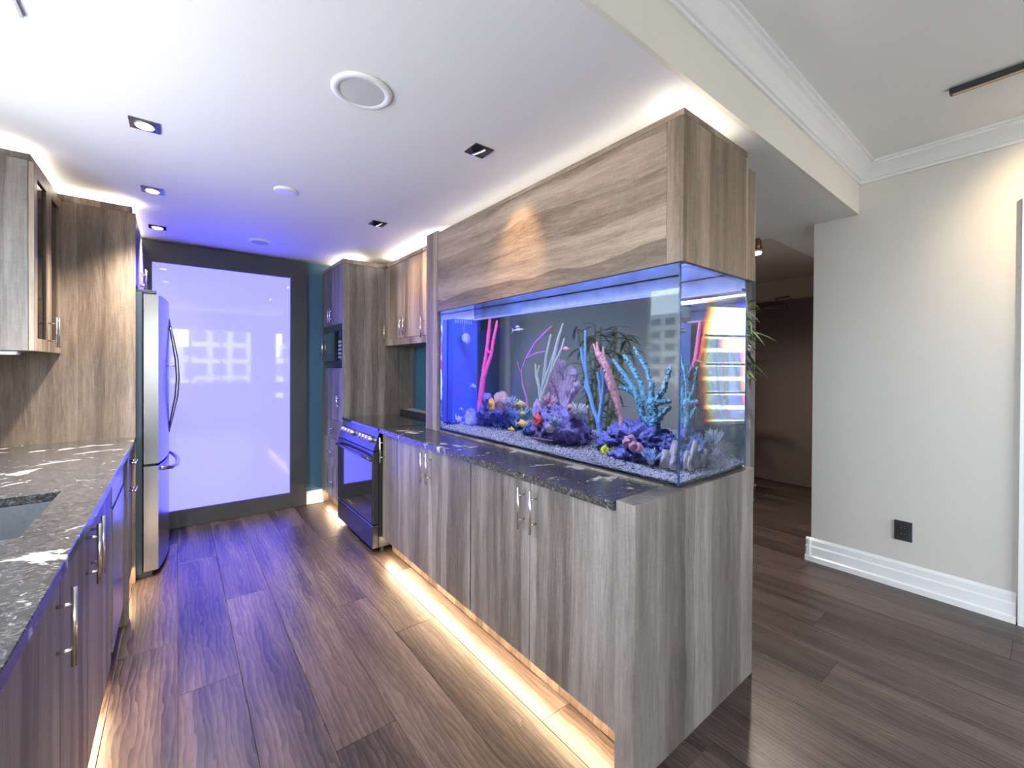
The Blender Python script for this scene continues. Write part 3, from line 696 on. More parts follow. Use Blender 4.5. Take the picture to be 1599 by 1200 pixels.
B().lathe([(.001, ZC-.004), (.083, ZC-.004), (.083, ZC-.007), (.001, ZC-.008)], (.557, 1.645, 0), n=48).build('grille', M['grille'], t)
for x, y, r, lb in ((.51, 2.851, .062, 'small white round ceiling disc in mid kitchen'), (.55, 4.154, .082, 'flat white round ceiling disc near the glass door')):
    t = thing('ceiling_disc', (x, y, ZC), lb, 'smoke detector')
    B().lathe([(.001, ZC-.0005), (r, ZC-.0005), (r, ZC-.006), (r*.93, ZC-.012), (.001, ZC-.012)], (x, y, 0), n=36).build('cover', M['white'], t)
    B().lathe([(.001, ZC-.012), (r*.8, ZC-.012), (r*.78, ZC-.014), (.001, ZC-.014)], (x, y, 0), n=36).build('face', M['white'] if r < .07 else M['grille'], t)
t = thing('access_panel', (-.55, 1.7, ZC), 'white ceiling access panel at the top left corner', 'panel')
B().box(-.74, -.372, 1.40, 1.935, ZC-.006, ZC-.0005, .001).build('plate', M['white'], t)
B().box(-.3715, -.364, 1.40, 1.93, ZC-.010, ZC-.0005).build('edge_strip', M['rubber'], t)
# track light
t = thing('track_light', (2.96, -.6, ZL), 'black track light bar on the living room ceiling', 'track light')
box(2.945, 2.981, -1.6, .325, ZL-.028, ZL-.0005, .002).build('track_rail', M['black'], t)
box(2.957, 2.969, -1.59, .315, ZL-.0290, ZL-.0275).build('track_slot', M['maple'], t)
for yy in (-.30, -1.0):
    B().cyl((2.963, yy, ZL-.028), (2.963, yy, ZL-.09), .012).build('stem', M['black'], t)
    p0 = Vector((2.95, yy, ZL-.09)); dn = (Vector((XW, yy+.15, 2.25))-p0).normalized()
    hd = B().tube([p0-dn*.05, p0+dn*.08], .034, 20).build('lamp_head', M['black'], t, True)
    B().tube([p0+dn*.0805, p0+dn*.082], .028, 20).build('bulb_face', M['led'], hd)
    lamp('track_beam', 'SPOT', p0+dn*.10, 45, (1, .76, .46), (XW, yy+.15, 2.25), t, spot_size=math.radians(85), spot_blend=.9, shadow_soft_size=.03)
# hall ceiling lamp
def hall_lamp(x, y, label, e):
    t = thing('hall_lamp', (x, y, 2.5), label, 'lamp', 'bronze spotlights on the hall ceiling')
    B().lathe([(.001, 2.4995), (.075, 2.4995), (.07, 2.475), (.04, 2.462), (.001, 2.46)], (x, y, 0)).build('canopy', M['bronze'], t, True)
    B().tube([(x, y, 2.462), (x, y, 2.44), (x+.005, y, 2.40), (x+.005, y, 2.36)], [.018, .03, .036, .042], 18).build('socket', M['bronze'], t, True)
    B().tube([(x+.005, y, 2.362), (x+.005, y, 2.345)], [.043, .046], 18).build('collar', M['chrome'], t, True)
    B().lathe([(.001, 2.3445), (.036, 2.3445), (.03, 2.33), (.001, 2.325)], (x+.005, y, 0)).build('bulb', M['led'], t, True)
    lamp('hall_lamp_light', 'SPOT', (x+.005, y, 2.318), e, (1, .84, .70), (x+.25, y+.1, 0), t, shadow_soft_size=.04, spot_size=math.radians(150), spot_blend=.6)
hall_lamp(3.70, 1.50, 'bronze flush spotlight glowing near the entry door', 130)
hall_lamp(3.50, 3.30, 'added bronze spotlight brightening the hall behind the aquarium', 14)  # unseen lamp, added like the next one to lift the dark hall
hall_lamp(3.50, 4.90, 'added bronze spotlight brightening the hall near the far window', 12)
# outlet
t = thing('wall_outlet', (XW, .587, .31), 'dark grey square wall outlet above the baseboard', 'outlet')
box(XW-.014, XW-.001, .544, .63, .306, .43, .002).build('cover_plate', M['blksteel'], t)
f = box(XW-.018, XW-.0135, .566, .608, .335, .402, .001).build('receptacle', M['black'], t)
for zz in (.35, .387):
    for yy in (.579, .595): box(XW-.0188, XW-.0178, yy-.0015, yy+.0015, zz-.004, zz+.004).build('slot', M['rubber'], f)

# ================================================================== AQUARIUM
TX0, TX1, TY0, TY1, TZ0, TZ1 = 1.475, 2.06, .858, 2.734, .951, 1.797
aq = thing('aquarium', (1.77, 1.8, TZ0), 'large rectangular glass aquarium set into the island', 'aquarium')
gt = .012
box(TX0, TX0+gt, TY0, TY1, TZ0, TZ1, .001).build('front_glass', M['tankglass'], aq)
box(TX0+gt, TX1-gt, TY0, TY0+gt, TZ0, TZ1, .001).build('end_glass', M['tankglass'], aq)
box(TX1-gt, TX1, TY0, TY1, TZ0, TZ1, .001).build('back_glass', M['tankglass'], aq)
box(TX0+gt, TX1-gt, TY1-gt, TY1, TZ0, TZ1).build('far_end_panel', M['tankblue'], aq)
box(TX0+gt, TX1-gt, TY0+gt, TY1-gt, TZ0, TZ0+.003).build('base_plate', M['black'], aq)
wx0, wx1, wy0, wy1, wz0, wz1 = TX0+gt+.001, TX1-gt-.001, TY0+gt+.001, TY1-gt-.001, TZ0+.004, 1.84
wo = box(wx0, wx1, wy0, wy1, wz0, wz1).build('water', M['water'], aq); wo.data.materials.append(M['water_back'])
for p_ in wo.data.polygons:
    if p_.normal.x > .9: p_.material_index = 1
box(TX0+gt, TX0+gt+.006, TY0+gt, TY0+gt+.006, TZ0, TZ1).build('corner_seam', M['silicone'], aq)
box(TX1-gt-.006, TX1-gt, TY0+gt, TY0+gt+.006, TZ0, TZ1).build('corner_seam', M['silicone'], aq)
box(TX1-gt-.045, TX1-gt-.004, wy0+.004, wy1-.004, 1.752, 1.764, .002).build('rear_brace', M['acrylic'], aq)
box(TX1-gt-.012, TX1-gt-.004, wy0+.004, wy1-.004, 1.766, 1.836).build('painted_reflection_strip', M['reflection_band'], aq)  # added strip, its colour stands in for the water surface's reflection
# overflow box and pump at the far end
box(1.60, 1.98, 2.64, wy1-.004, 1.0, 1.745, .004).build('overflow_box', M['tankblue'], aq)
for k in range(8): box(1.63+k*.035, 1.645+k*.035, 2.636, 2.641, 1.715, 1.74).build('overflow_slot', M['acrylic'], aq)
lt = thing('aquarium_light', (1.75, 1.8, 1.76), 'slim submerged light bars under the canopy', 'light')
for xx in (1.515, 1.558):
    box(xx-.02, xx+.02, wy0+.16, wy1-.14, 1.827, 1.837).build('light_bar', M['white'], lt)
    lamp('aquarium_beam', 'AREA', (xx, (wy0+wy1)/2, 1.8255), 78, (.60, .64, 1), (xx+.10, (wy0+wy1)/2, 1.0), lt, shape='RECTANGLE', size=.035, size_y=wy1-wy0-.34)

def gz(x, y):
    return .966+(x-1.49)*.15*min(1, max(0, y-.90)/.4)+.008*noise.noise(Vector((x*6, y*4, 0)))+.02*max(0, 1-abs(y-1.95)/.5)*max(0, (x-1.55))
# gravel: thousands of pebbles on a bed
vv, ff = [], []
nx_, ny_ = 14, 40
for iy in range(ny_+1):
    for ix in range(nx_+1):
        x = wx0+.011+(wx1-wx0-.022)*ix/nx_; y = wy0+.011+(wy1-wy0-.022)*iy/ny_; vv.append((x, y, gz(x, y)-.004))
for iy in range(ny_):
    for ix in range(nx_):
        a = iy*(nx_+1)+ix; ff.append((a, a+1, a+nx_+2, a+nx_+1))
base = len(vv)
edge = []
for ix in range(nx_+1): edge.append(ix)
ring = [ix for ix in range(nx_+1)]+[iy*(nx_+1)+nx_ for iy in range(1, ny_+1)]+[ny_*(nx_+1)+ix for ix in range(nx_-1, -1, -1)]+[iy*(nx_+1) for iy in range(ny_-1, 0, -1)]
for k in ring: vv.append((vv[k][0], vv[k][1], wz0+.002))
for k in range(len(ring)):
    k2 = (k+1) % len(ring); ff.append((ring[k], base+k, base+k2, ring[k2]))
bedn = len(ff)
octv = [(1, 0, 0), (-1, 0, 0), (0, 1, 0), (0, -1, 0), (0, 0, 1), (0, 0, -1)]
octf = [(0, 2, 4), (2, 1, 4), (1, 3, 4), (3, 0, 4), (2, 0, 5), (1, 2, 5), (3, 1, 5), (0, 3, 5)]
rg = random.Random(3)
def pebble(x, y, z, r):
    b0 = len(vv); a = rg.random()*6.28; ca, sa = math.cos(a), math.sin(a); s = (r*rg.uniform(.8, 1.4), r*rg.uniform(.7, 1.1), r*rg.uniform(.6, .9))
    for p in octv:
        px, py, pz = p[0]*s[0], p[1]*s[1], p[2]*s[2]; vv.append((x+px*ca-py*sa, y+px*sa+py*ca, z+pz+px*.3))
    for f_ in octf: ff.append(tuple(b0+q for q in f_))
for k in range(15000):
    x = rg.uniform(wx0+.008, wx1-.008); y = rg.uniform(wy0+.008, wy1-.008); pebble(x, y, gz(x, y)+rg.uniform(-.002, .004), rg.uniform(.004, .0075))
for k in range(5000):
    y = rg.uniform(wy0+.008, wy1-.008); zt_ = gz(wx0, y); pebble(wx0+rg.uniform(.0055, .009), y, rg.uniform(wz0+.004, zt_), rg.uniform(.003, .0048))
for k in range(1800):
    x = rg.uniform(wx0+.008, wx1-.008); zt_ = gz(x, wy0); pebble(x, wy0+rg.uniform(.0055, .009), rg.uniform(wz0+.004, zt_), rg.uniform(.003, .0048))
me = bpy.data.meshes.new('gravel'); me.from_pydata(vv, [], ff)
def gravel_mat():
    m, t, p = nodes('mixed_pale_gravel'); L = t.links.new
    ge = t.nodes.new('ShaderNodeNewGeometry'); r = t.nodes.new('ShaderNodeValToRGB'); el = r.color_ramp.elements
    el[0].position, el[0].color = 0, (.05, .05, .07, 1); el[1].position, el[1].color = 1, (.95, .94, .95, 1)
    el.new(.2).color = (.26, .24, .28, 1); el.new(.45).color = (.72, .68, .70, 1)
    L(ge.outputs['Random Per Island'], r.inputs['Fac']); L(r.outputs['Color'], p.inputs['Base Color']); p.inputs['Roughness'].default_value = .6
    return m
me.materials.append(gravel_mat()); me.materials.append(plain('gravel_bed', (.34, .33, .36), .9))
for p_ in range(bedn): me.polygons[p_].material_index = 1
go = bpy.data.objects.new('gravel', me); COL.objects.link(go); tag(go, 'pale speckled gravel covering the aquarium floor', 'gravel', kind='stuff')

def rock_mat(col, seed):
    m, t, p = nodes('live_rock'); L = t.links.new
    tc = t.nodes.new('ShaderNodeTexCoord'); n = t.nodes.new('ShaderNodeTexNoise'); n.inputs['Scale'].default_value = 38; n.inputs['Detail'].default_value = 6; n.inputs['Roughness'].default_value = .75
    L(tc.outputs['Object'], n.inputs['Vector']); r = t.nodes.new('ShaderNodeValToRGB'); el = r.color_ramp.elements
    el[0].position, el[0].color = .36, tuple(c*.18 for c in col)+(1,); el[1].position, el[1].color = .66, tuple(min(1, c*1.6+.18) for c in col)+(1,)
    el.new(.5).color = (*col, 1); L(n.outputs['Fac'], r.inputs['Fac']); L(r.outputs['Color'], p.inputs['Base Color']); p.inputs['Roughness'].default_value = .9
    b = t.nodes.new('ShaderNodeBump'); b.inputs['Strength'].default_value = 1; b.inputs['Distance'].default_value = .012; L(n.outputs['Fac'], b.inputs['Height']); L(b.outputs['Normal'], p.inputs['Normal'])
    return m
def rock(name, c, r, scale, col, seed, label):
    b = B().ico(c, r, scale, 5, .4, 7, seed, .28)
    for v in b.bm.verts:
        q = v.co.copy()
        for f_, a_ in ((34, .014), (85, .008)):
            v.co += Vector((noise.noise(q*f_), noise.noise(q*f_+Vector((5, 5, 5))), noise.noise(q*f_+Vector((9, 1, 4)))))*a_
        v.co.z = max(v.co.z, .962)
    o = b.build(name, rock_mat(col, seed), None, True); tag(o, label, 'rock'); return o
rock('reef_rock', (1.80, 2.33, 1.045), .13, (.8, 1.15, .75), (.035, .065, .26), 1, 'deep blue reef rock at the far left of the aquarium')
rock('reef_rock', (1.79, 2.12, 1.05), .085, (.8, .95, .9), (.05, .085, .28), 2, 'smaller blue reef rock beside the yellow fish')
rock('reef_rock', (1.74, 1.66, 1.04), .19, (.62, 1.0, .70), (.18, .14, .36), 3, 'big rounded purple reef rock in mid aquarium')
rock('reef_rock', (1.74, 1.20, 1.03), .16, (.75, 1.05, .68), (.075, .085, .28), 4, 'blue purple reef rock nearest the glass corner')
rock('reef_rock', (1.76, 1.04, 1.02), .10, (.8, .8, .9), (.08, .10, .30), 5, 'small blue reef rock under the teal coral')
rock('reef_rock', (1.74, 1.90, 1.02), .06, (.9, .9, .8), (.03, .06, .28), 6, 'little dark blue rock beside the red coral')

def spiked(b, pts, rads, n, spur, seed):
    rr = random.Random(seed); pts = [Vector(p) for p in pts]
    for k in range(n):
        i = rr.randrange(len(pts)-1); f_ = rr.random(); p = pts[i].lerp(pts[i+1], f_); r = rads[i]*(1-f_)+rads[i+1]*f_
        d = Vector((rr.uniform(-1, 1), rr.uniform(-1, 1), rr.uniform(-.2, .8))).normalized()
        b.tube([p+d*r*.5, p+d*(r+spur*.6), p+d*(r+spur)], [spur*.45, spur*.4, spur*.15], 6)
def dense(pts, rads, step=.012):
    P = [Vector(p) for p in pts]; o, q = [], []
    for (a, ra), (c, rc) in zip(zip(P, rads), zip(P[1:], rads[1:])):
        n = max(1, int((c-a).length/step))
        for k in range(n): o.append(a.lerp(c, k/n)); q.append(ra+(rc-ra)*k/n)
    o.append(P[-1]); q.append(rads[-1]); return o, q
def branching(name, col, chains, label, bump=.25, spur=0, nsp=0, seed=0, cat='coral', var=.2):
    t = thing(name, chains[0][0][0], label, cat)
    for k, (pts, rads) in enumerate(chains):
        b = B(); p, r = dense(pts, rads, .006); b.tube(p, r, 14, bump, seed+k)
        b.ico(p[-1], r[-1]*1.15, sub=2)
        if nsp: spiked(b, pts, rads, nsp, spur, seed+k*7)
        b.build('branch' if k else 'trunk', colm(col, .7, var, .5, 90), t, True)
    return t
X_ = 1.85
branching('pink_branch_coral', (.95, .10, .32), [
    ([(X_, 2.511, 1.064), (X_, 2.497, 1.169), (X_, 2.476, 1.283), (X_, 2.455, 1.375)], [.024, .026, .026, .022]),
    ([(X_, 2.465, 1.33), (X_, 2.46, 1.40), (X_, 2.44, 1.462), (X_, 2.419, 1.55), (X_, 2.405, 1.637), (X_, 2.39, 1.724)], [.02, .017, .016, .016, .015, .012]),
    ([(X_, 2.455, 1.34), (X_, 2.433, 1.382), (X_, 2.375, 1.483), (X_, 2.355, 1.569), (X_, 2.327, 1.654), (X_, 2.313, 1.705)], [.02, .016, .015, .014, .013, .011]),
    ([(X_, 2.425, 1.52), (X_-.01, 2.39, 1.50)], [.009, .008])], 'tall hot pink forked coral at the far left', .2, .008, 26, 1)
X_ = 1.70
branching('white_finger_coral', (.84, .88, .80), [
    ([(X_, 1.798, 1.13), (X_, 1.793, 1.213)], [.014, .013]),
    ([(X_, 1.793, 1.205), (X_, 1.81, 1.307), (X_, 1.826, 1.361), (X_, 1.805, 1.408)], [.011, .009, .008, .006]),
    ([(X_, 1.793, 1.21), (X_, 1.768, 1.344), (X_, 1.749, 1.465), (X_, 1.714, 1.578)], [.011, .010, .009, .006]),
    ([(X_, 1.775, 1.30), (X_, 1.698, 1.45), (X_, 1.651, 1.571), (X_, 1.623, 1.631)], [.009, .010, .009, .006]),
    ([(X_, 1.785, 1.23), (X_, 1.742, 1.309), (X_, 1.698, 1.415), (X_, 1.66, 1.54)], [.011, .011, .010, .007]),
    ([(X_, 1.73, 1.34), (X_, 1.67, 1.44), (X_, 1.631, 1.501), (X_, 1.613, 1.552)], [.010, .009, .008, .006]),
    ([(X_, 1.808, 1.29), (X_, 1.832, 1.35), (X_, 1.838, 1.416)], [.009, .008, .006])], 'pale cream finger coral rising in mid aquarium', .12, seed=5, var=.1)
X_ = 1.75
branching('blue_finger_coral', (.24, .46, .74), [
    ([(X_, 1.392, 1.01), (X_, 1.398, 1.06), (X_, 1.405, 1.127)], [.030, .018, .016]),
    ([(X_, 1.405, 1.12), (X_, 1.439, 1.189), (X_, 1.46, 1.252), (X_, 1.473, 1.291), (X_, 1.490, 1.379), (X_, 1.517, 1.442), (X_, 1.526, 1.502)], [.013, .012, .012, .011, .010, .008, .006]),
    ([(X_, 1.488, 1.37), (X_, 1.497, 1.449), (X_, 1.496, 1.59)], [.010, .009, .006]),
    ([(X_, 1.468, 1.26), (X_, 1.492, 1.30), (X_, 1.496, 1.335)], [.010, .009, .006]),
    ([(X_, 1.403, 1.12), (X_, 1.387, 1.234), (X_, 1.40, 1.32), (X_, 1.416, 1.374)], [.013, .012, .010, .007]),
    ([(X_, 1.387, 1.22), (X_, 1.376, 1.32), (X_, 1.377, 1.447), (X_, 1.381, 1.491)], [.012, .010, .009, .006]),
    ([(X_+.01, 1.395, 1.27), (X_+.02, 1.40, 1.40), (X_+.02, 1.39, 1.47)], [.010, .008, .006])], 'sky blue finger coral in front of the plant', .12, seed=9, var=.15)
X_ = 1.70
branching('driftwood', (.55, .27, .26), [
    ([(X_, 1.239, 1.10), (X_, 1.247, 1.176), (X_, 1.273, 1.249), (X_, 1.299, 1.308), (X_, 1.338, 1.409), (X_, 1.377, 1.459)], [.016, .013, .018, .023, .022, .018]),
    ([(X_, 1.345, 1.41), (X_, 1.385, 1.46), (X_, 1.413, 1.515)], [.016, .013, .006]),
    ([(X_, 1.35, 1.41), (X_, 1.385, 1.48), (X_, 1.393, 1.525)], [.014, .010, .005]),
    ([(X_+.01, 1.34, 1.40), (X_+.01, 1.355, 1.45), (X_+.01, 1.360, 1.50)], [.013, .010, .005])], 'pinkish brown gnarled driftwood branch', .3, seed=12, cat='driftwood', var=.35)
X_ = 1.75
branching('teal_branch_coral', (.14, .36, .42), [
    ([(X_, 1.085, 1.06), (X_, 1.09, 1.12), (X_, 1.10, 1.19), (X_, 1.109, 1.25)], [.026, .022, .024, .022]),
    ([(X_, 1.095, 1.14), (X_, 1.154, 1.175), (X_, 1.175, 1.239), (X_, 1.206, 1.302), (X_, 1.253, 1.361), (X_, 1.319, 1.437)], [.017, .017, .016, .015, .013, .008]),
    ([(X_, 1.19, 1.27), (X_, 1.24, 1.30), (X_, 1.285, 1.305)], [.012, .011, .007]),
    ([(X_, 1.108, 1.21), (X_, 1.14, 1.25), (X_, 1.166, 1.327), (X_, 1.218, 1.409), (X_, 1.257, 1.457)], [.017, .015, .013, .012, .008]),
    ([(X_, 1.11, 1.24), (X_, 1.113, 1.329), (X_, 1.14, 1.401), (X_, 1.201, 1.489)], [.014, .012, .010, .007]),
    ([(X_, 1.09, 1.16), (X_, 1.06, 1.20), (X_, 1.030, 1.228)], [.015, .014, .009]),
    ([(X_, 1.105, 1.235), (X_, 1.07, 1.25), (X_, 1.025, 1.257)], [.014, .013, .009]),
    ([(X_, 1.10, 1.245), (X_, 1.053, 1.30), (X_, 1.021, 1.401)], [.013, .011, .007])], 'rough teal branching coral beside the glass corner', .55, .008, 60, 20, var=.5)
branching('purple_sea_whip', (.42, .16, .45), [
    ([(1.95, 2.082, 1.10), (1.95, 2.082, 1.192), (1.95, 2.125, 1.293), (1.95, 2.138, 1.376), (1.95, 2.096, 1.458), (1.95, 2.009, 1.557), (1.95, 1.925, 1.613), (1.95, 1.872, 1.648)], [.008, .007, .006, .006, .006, .007, .007, .004]),
    ([(1.95, 2.096, 1.458), (1.95, 2.0, 1.49), (1.95, 1.92, 1.50)], [.006, .006, .004]),
    ([(1.95, 2.135, 1.36), (1.95, 2.165, 1.40), (1.95, 2.18, 1.44)], [.004, .003, .003])], 'thin curved purple sea whip near the back glass', .1, .006, 14, 30)

def bush(name, c, R, n, col, label, r0=.006, up=.3, tips=None, seed=0, cat='coral', sub=2):
    rr = random.Random(seed); t = thing(name, c, label, cat); c = Vector(c); b = B(); tp = B(); b.ico(c, R*.32, (1, 1, .7), 2)
    for k in range(n):
        d = Vector((rr.uniform(-1, 1), rr.uniform(-1, 1), rr.uniform(up-.3, 1.1))).normalized(); L = R*rr.uniform(.75, 1.1)
        m = c+d*L*.55; e = c+d*L+Vector((0, 0, .1*L)); b.tube([c+d*R*.15, m, e], [r0*1.2, r0, r0*.7], 6); tp.ico(e, r0*.85, sub=1)
        for q in range(sub):
            d2 = (d+Vector((rr.uniform(-1, 1), rr.uniform(-1, 1), rr.uniform(-.3, .8)))*.7).normalized(); e2 = m+d2*L*.45
            b.tube([m, e2], [r0*.85, r0*.5], 6); tp.ico(e2, r0*.65, sub=1)
    b.build('branches', colm(col, .6, .15, .3), t, True); tp.build('tips', colm(tips or col, .6, .1, .2), t, True); return t
bush('bush_coral', (1.66, 2.63, 1.01), .05, 14, (.8, .8, .82), 'small white bushy coral in the far left corner', .007, .5, (.9, .6, .85), 1)
bush('bush_coral', (1.70, 2.08, 1.15), .085, 14, (.62, .66, .85), 'pale lilac upright coral behind the orange coral', .006, .8, (.85, .85, .95), 2)
bush('bush_coral', (1.655, 1.784, 1.085), .055, 22, (.90, .13, .10), 'bright red bushy coral in front of the cream coral', .006, .5, (.95, .35, .3), 3)
bush('bush_coral', (1.68, 1.50, 1.15), .07, 24, (.78, .74, .72), 'off-white bushy coral on the right of the purple rock', .006, .4, (.95, .92, .88), 4)
bush('bush_coral', (1.64, 1.625, 1.085), .055, 16, (.45, .62, .72), 'icy blue spiky coral on the face of the purple rock', .007, .5, (.8, .9, .9), 5)
bush('bush_coral', (1.70, 1.72, 1.19), .06, 18, (.85, .50, .62), 'soft pink bushy coral on top of the purple rock', .006, .6, (.95, .75, .8), 6)
bush('bush_coral', (1.64, 1.06, 1.0), .055, 18, (.40, .58, .75), 'pale blue frond coral at the foot of the corner rock', .004, .6, (.75, .85, .95), 7, sub=3)
bush('bush_coral', (1.93, 1.06, 1.05), .08, 30, (.70, .80, .82), 'large white feathery coral by the end glass', .004, .5, (.95, .98, 1), 8, sub=4)
bush('bush_coral', (1.78, 1.98, 1.09), .065, 12, (.28, .62, .66), 'mint green stubby coral among the yellow fish', .009, .7, (.6, .85, .85), 9)
def fan(name, c, w_, h_, col, label, seed):
    rr = random.Random(seed); t = thing(name, c, label, 'coral'); b = B()
    for k in range(9):
        a = -1+2*k/8; pts, rd = [], []
        L = h_*(1-.35*a*a)*rr.uniform(.85, 1.1)
        for j in range(6):
            f_ = j/5; pts.append((c[0]+rr.uniform(-.01, .01), c[1]+a*w_*f_, c[2]+L*f_)); rd.append(.010+.014*f_)
        p, r = dense(pts, rd, .015); b.tube(p, r, 8, .5, seed+k); b.ico(pts[-1], .024, sub=2, amp=.4, seed=k)
    b.build('frond', colm(col, .7, .35, .5, 70), t, True); return t
fan('fan_coral', (1.76, 1.66, 1.16), .11, .25, (.86, .60, .84), 'frilly pink violet fan coral behind the cream coral', 3)
def plate(name, c, r, col, label, sc=(.5, 1, 1), seed=0, cat='coral'):
    b = B().ico(c, r, sc, 4, .3, 12, seed, .15)
    for v in b.bm.verts: v.co.z = max(v.co.z, .962)
    return tag(b.build(name, colm(col, .6, .2, .5, 110), None, True), label, cat)
plate('plate_coral', (1.66, 2.225, 1.155), .042, (.95, .42, .06), 'bright orange plate coral on the blue rock', (.5, .8, 1), 1)
plate('brain_coral', (1.70, 2.155, 1.185), .062, (.95, .52, .50), 'salmon pink rounded brain coral', (.7, 1, 1), 2)
plate('brain_coral', (1.72, 2.315, 1.185), .052, (.16, .12, .42), 'dark purple rounded coral beside the orange one', (.7, 1, .8), 3)
plate('cone_coral', (1.72, 2.51, 1.03), .085, (.42, .40, .62), 'grey lilac cone-shaped coral at the far left', (.7, .8, .9), 4)
plate('brain_coral', (1.70, 1.82, 1.15), .045, (.62, .50, .85), 'lilac coral knob beside the cream coral', (.7, .7, 1.4), 5)
plate('clam_shell', (1.62, 1.665, 1.075), .030, (.82, .62, .70), 'pale pink shell lying on the purple rock', (.7, 1.1, .8), 6, 'shell')
plate('mushroom_coral', (1.66, 1.535, 1.19), .028, (.9, .55, .58), 'little pink mushroom coral on the rock top', (.8, 1.2, .8), 7)
plate('cup_coral', (1.63, 1.30, 1.012), .024, (.80, .92, .06), 'left of two lemon yellow cup corals on the gravel', (.9, .9, 1), 8)
plate('cup_coral', (1.65, 1.262, 1.025), .020, (.84, .94, .10), 'right of two lemon yellow cup corals on the gravel', (.9, .9, 1), 9)
b = B()
for dy, dz, r in ((0, 0, .026), (.03, .014, .024), (-.03, -.008, .022), (.01, .03, .018)): b.ico((1.64, 1.15+dy, 1.055+dz), r, (.8, 1, 1), 3, .4, 9, dy*99, .2)
tag(b.build('cluster_coral', colm((.92, .48, .58), .6, .2), None, True), 'knobbly pink coral cluster on the corner rock', 'coral')
t = thing('barnacle_cluster', (1.70, .97, 1.0), 'cluster of chalky white barnacle tubes in the corner', 'barnacle')
for k, (dx, dy, h, r) in enumerate(((0, .0, .11, .022), (.03, .02, .085, .02), (-.02, .03, .07, .02), (.045, -.015, .065, .018), (.015, .045, .06, .017), (-.03, -.01, .05, .016))):
    B().tube([(1.68+dx, .97+dy, .99), (1.682+dx*1.3, .968+dy*1.1, .99+h*.6), (1.69+dx*1.6, .965+dy*1.2, .99+h)], [r*1.3, r, r*.7], 12, .2, k).build('tube', colm((.62, .56, .54), .8, .15), t, True)
def fish(name, c, L, col, label, yaw=0, tcol=None, h=.45):
    t = thing(name, c, label, 'fish'); t.rotation_euler = (0, 0, yaw); c = Vector(c)
    b = B().lathe([(.001, -.5*L), (.10*L, -.42*L), (.19*L, -.2*L), (.22*L, 0), (.17*L, .22*L), (.07*L, .42*L), (.04*L, .48*L)], c, 'Y', 14)
    for v in b.bm.verts: v.co.z = c.z+(v.co.z-c.z)*h/.22*.5; v.co.x = c.x+(v.co.x-c.x)*.55
    b.build('body', colm(col, .4, .15, .1), t, True)
    B().prism([(c.y+.44*L, c.z), (c.y+.72*L, c.z+.2*L), (c.y+.62*L, c.z), (c.y+.72*L, c.z-.2*L)], 'X', c.x-.002, c.x+.002).build('tail', colm(tcol or col, .5, .1, .1), t)
    B().prism([(c.y-.2*L, c.z+.2*L), (c.y+.2*L, c.z+.34*L), (c.y+.3*L, c.z+.14*L)], 'X', c.x-.0015, c.x+.0015).build('dorsal_fin', colm(tcol or col, .5, .1, .1), t)
    B().ico(c+Vector((-.075*L, -.3*L, .05*L)), .035*L, sub=1).build('eye', M['black'], t)
fish('reef_fish', (1.65, 1.925, 1.185), .08, (.95, .78, .35), 'upper yellow fish between blue and red corals', .2)
fish('reef_fish', (1.65, 1.915, 1.132), .065, (.98, .85, .30), 'middle yellow fish between blue and red corals', -.2)
fish('reef_fish', (1.63, 1.895, 1.075), .085, (.95, .65, .18), 'lower golden fish near the little dark rock', .3)
fish('reef_fish', (1.62, 1.985, 1.032), .05, (.95, .72, .12), 'small yellow fish resting on the gravel', .1)
fish('reef_fish', (1.66, 2.43, 1.268), .075, (.55, .65, .95), 'pale striped fish swimming left of the pink coral', -.1)
fish('reef_fish', (1.70, 2.61, 1.10), .045, (.55, .65, .9), 'tiny pale fish low in the blue corner', .1)
fish('reef_fish', (1.70, 1.60, 1.50), .045, (.85, .35, .45), 'tiny rose fish beside the cream coral', .2)
fish('reef_fish', (1.66, 1.96, 1.622), .09, (.80, .70, .85), 'slim pearly fish near the water surface', .0, h=.22)
t = thing('circulation_pump', (1.72, 2.575, 1.60), 'round pale pump hanging in the blue corner', 'pump')
B().lathe([(.001, -.035), (.028, -.034), (.04, -.02), (.042, .005), (.034, .03), (.001, .034)], (1.72, 2.575, 1.60), 'Y', 24).build('housing', colm((.62, .66, .72), .4, .1), t, True)
B().tube([(1.72, 2.60, 1.635), (1.72, 2.60, 1.68), (1.73, 2.59, 1.72), (1.74, 2.60, 1.76)], .003, 6).build('cable', M['acrylic'], t)
tag(B().tube([(1.56, 1.77, 1.015), (1.58, 1.70, 1.013), (1.60, 1.63, 1.014)], [.004, .006, .003], 8).build('gravel_stick', M['black']), 'thin dark stick lying on the gravel', 'stick')

# ================================================================== HALL PLANTS
def leaf_mesh(nm, L, wd, droop, mat):
    vs_, fs_ = [], []; n = 5
    for k in range(n+1):
        f_ = k/n; wv_ = wd*math.sin(math.pi*min(1, f_*.9+.08))*(1 if k < n else .05)
        y = L*f_; z = -droop*L*f_*f_
        vs_ += [(-wv_, y, z), (0, y, z-wv_*.35), (wv_, y, z)]
    for k in range(n):
        a = k*3; fs_ += [(a, a+1, a+4, a+3), (a+1, a+2, a+5, a+4)]
    me_ = bpy.data.meshes.new(nm); me_.from_pydata(vs_, [], fs_); me_.materials.append(mat); return me_
LEAF = [leaf_mesh('leaf', L, wd, dr, m_) for L, wd, dr, m_ in ((.20, .013, .35, plain('bamboo_leaf_green', (.055, .105, .035), .5, var=.4, bscale=8)), (.16, .012, .6, plain('bamboo_leaf_olive', (.15, .15, .04), .5, var=.3, bscale=8)), (.24, .012, .5, plain('bamboo_leaf_dark', (.03, .07, .03), .5, var=.4, bscale=8)))]
STEM = plain('bamboo_cane', (.16, .13, .05), .5, var=.2)
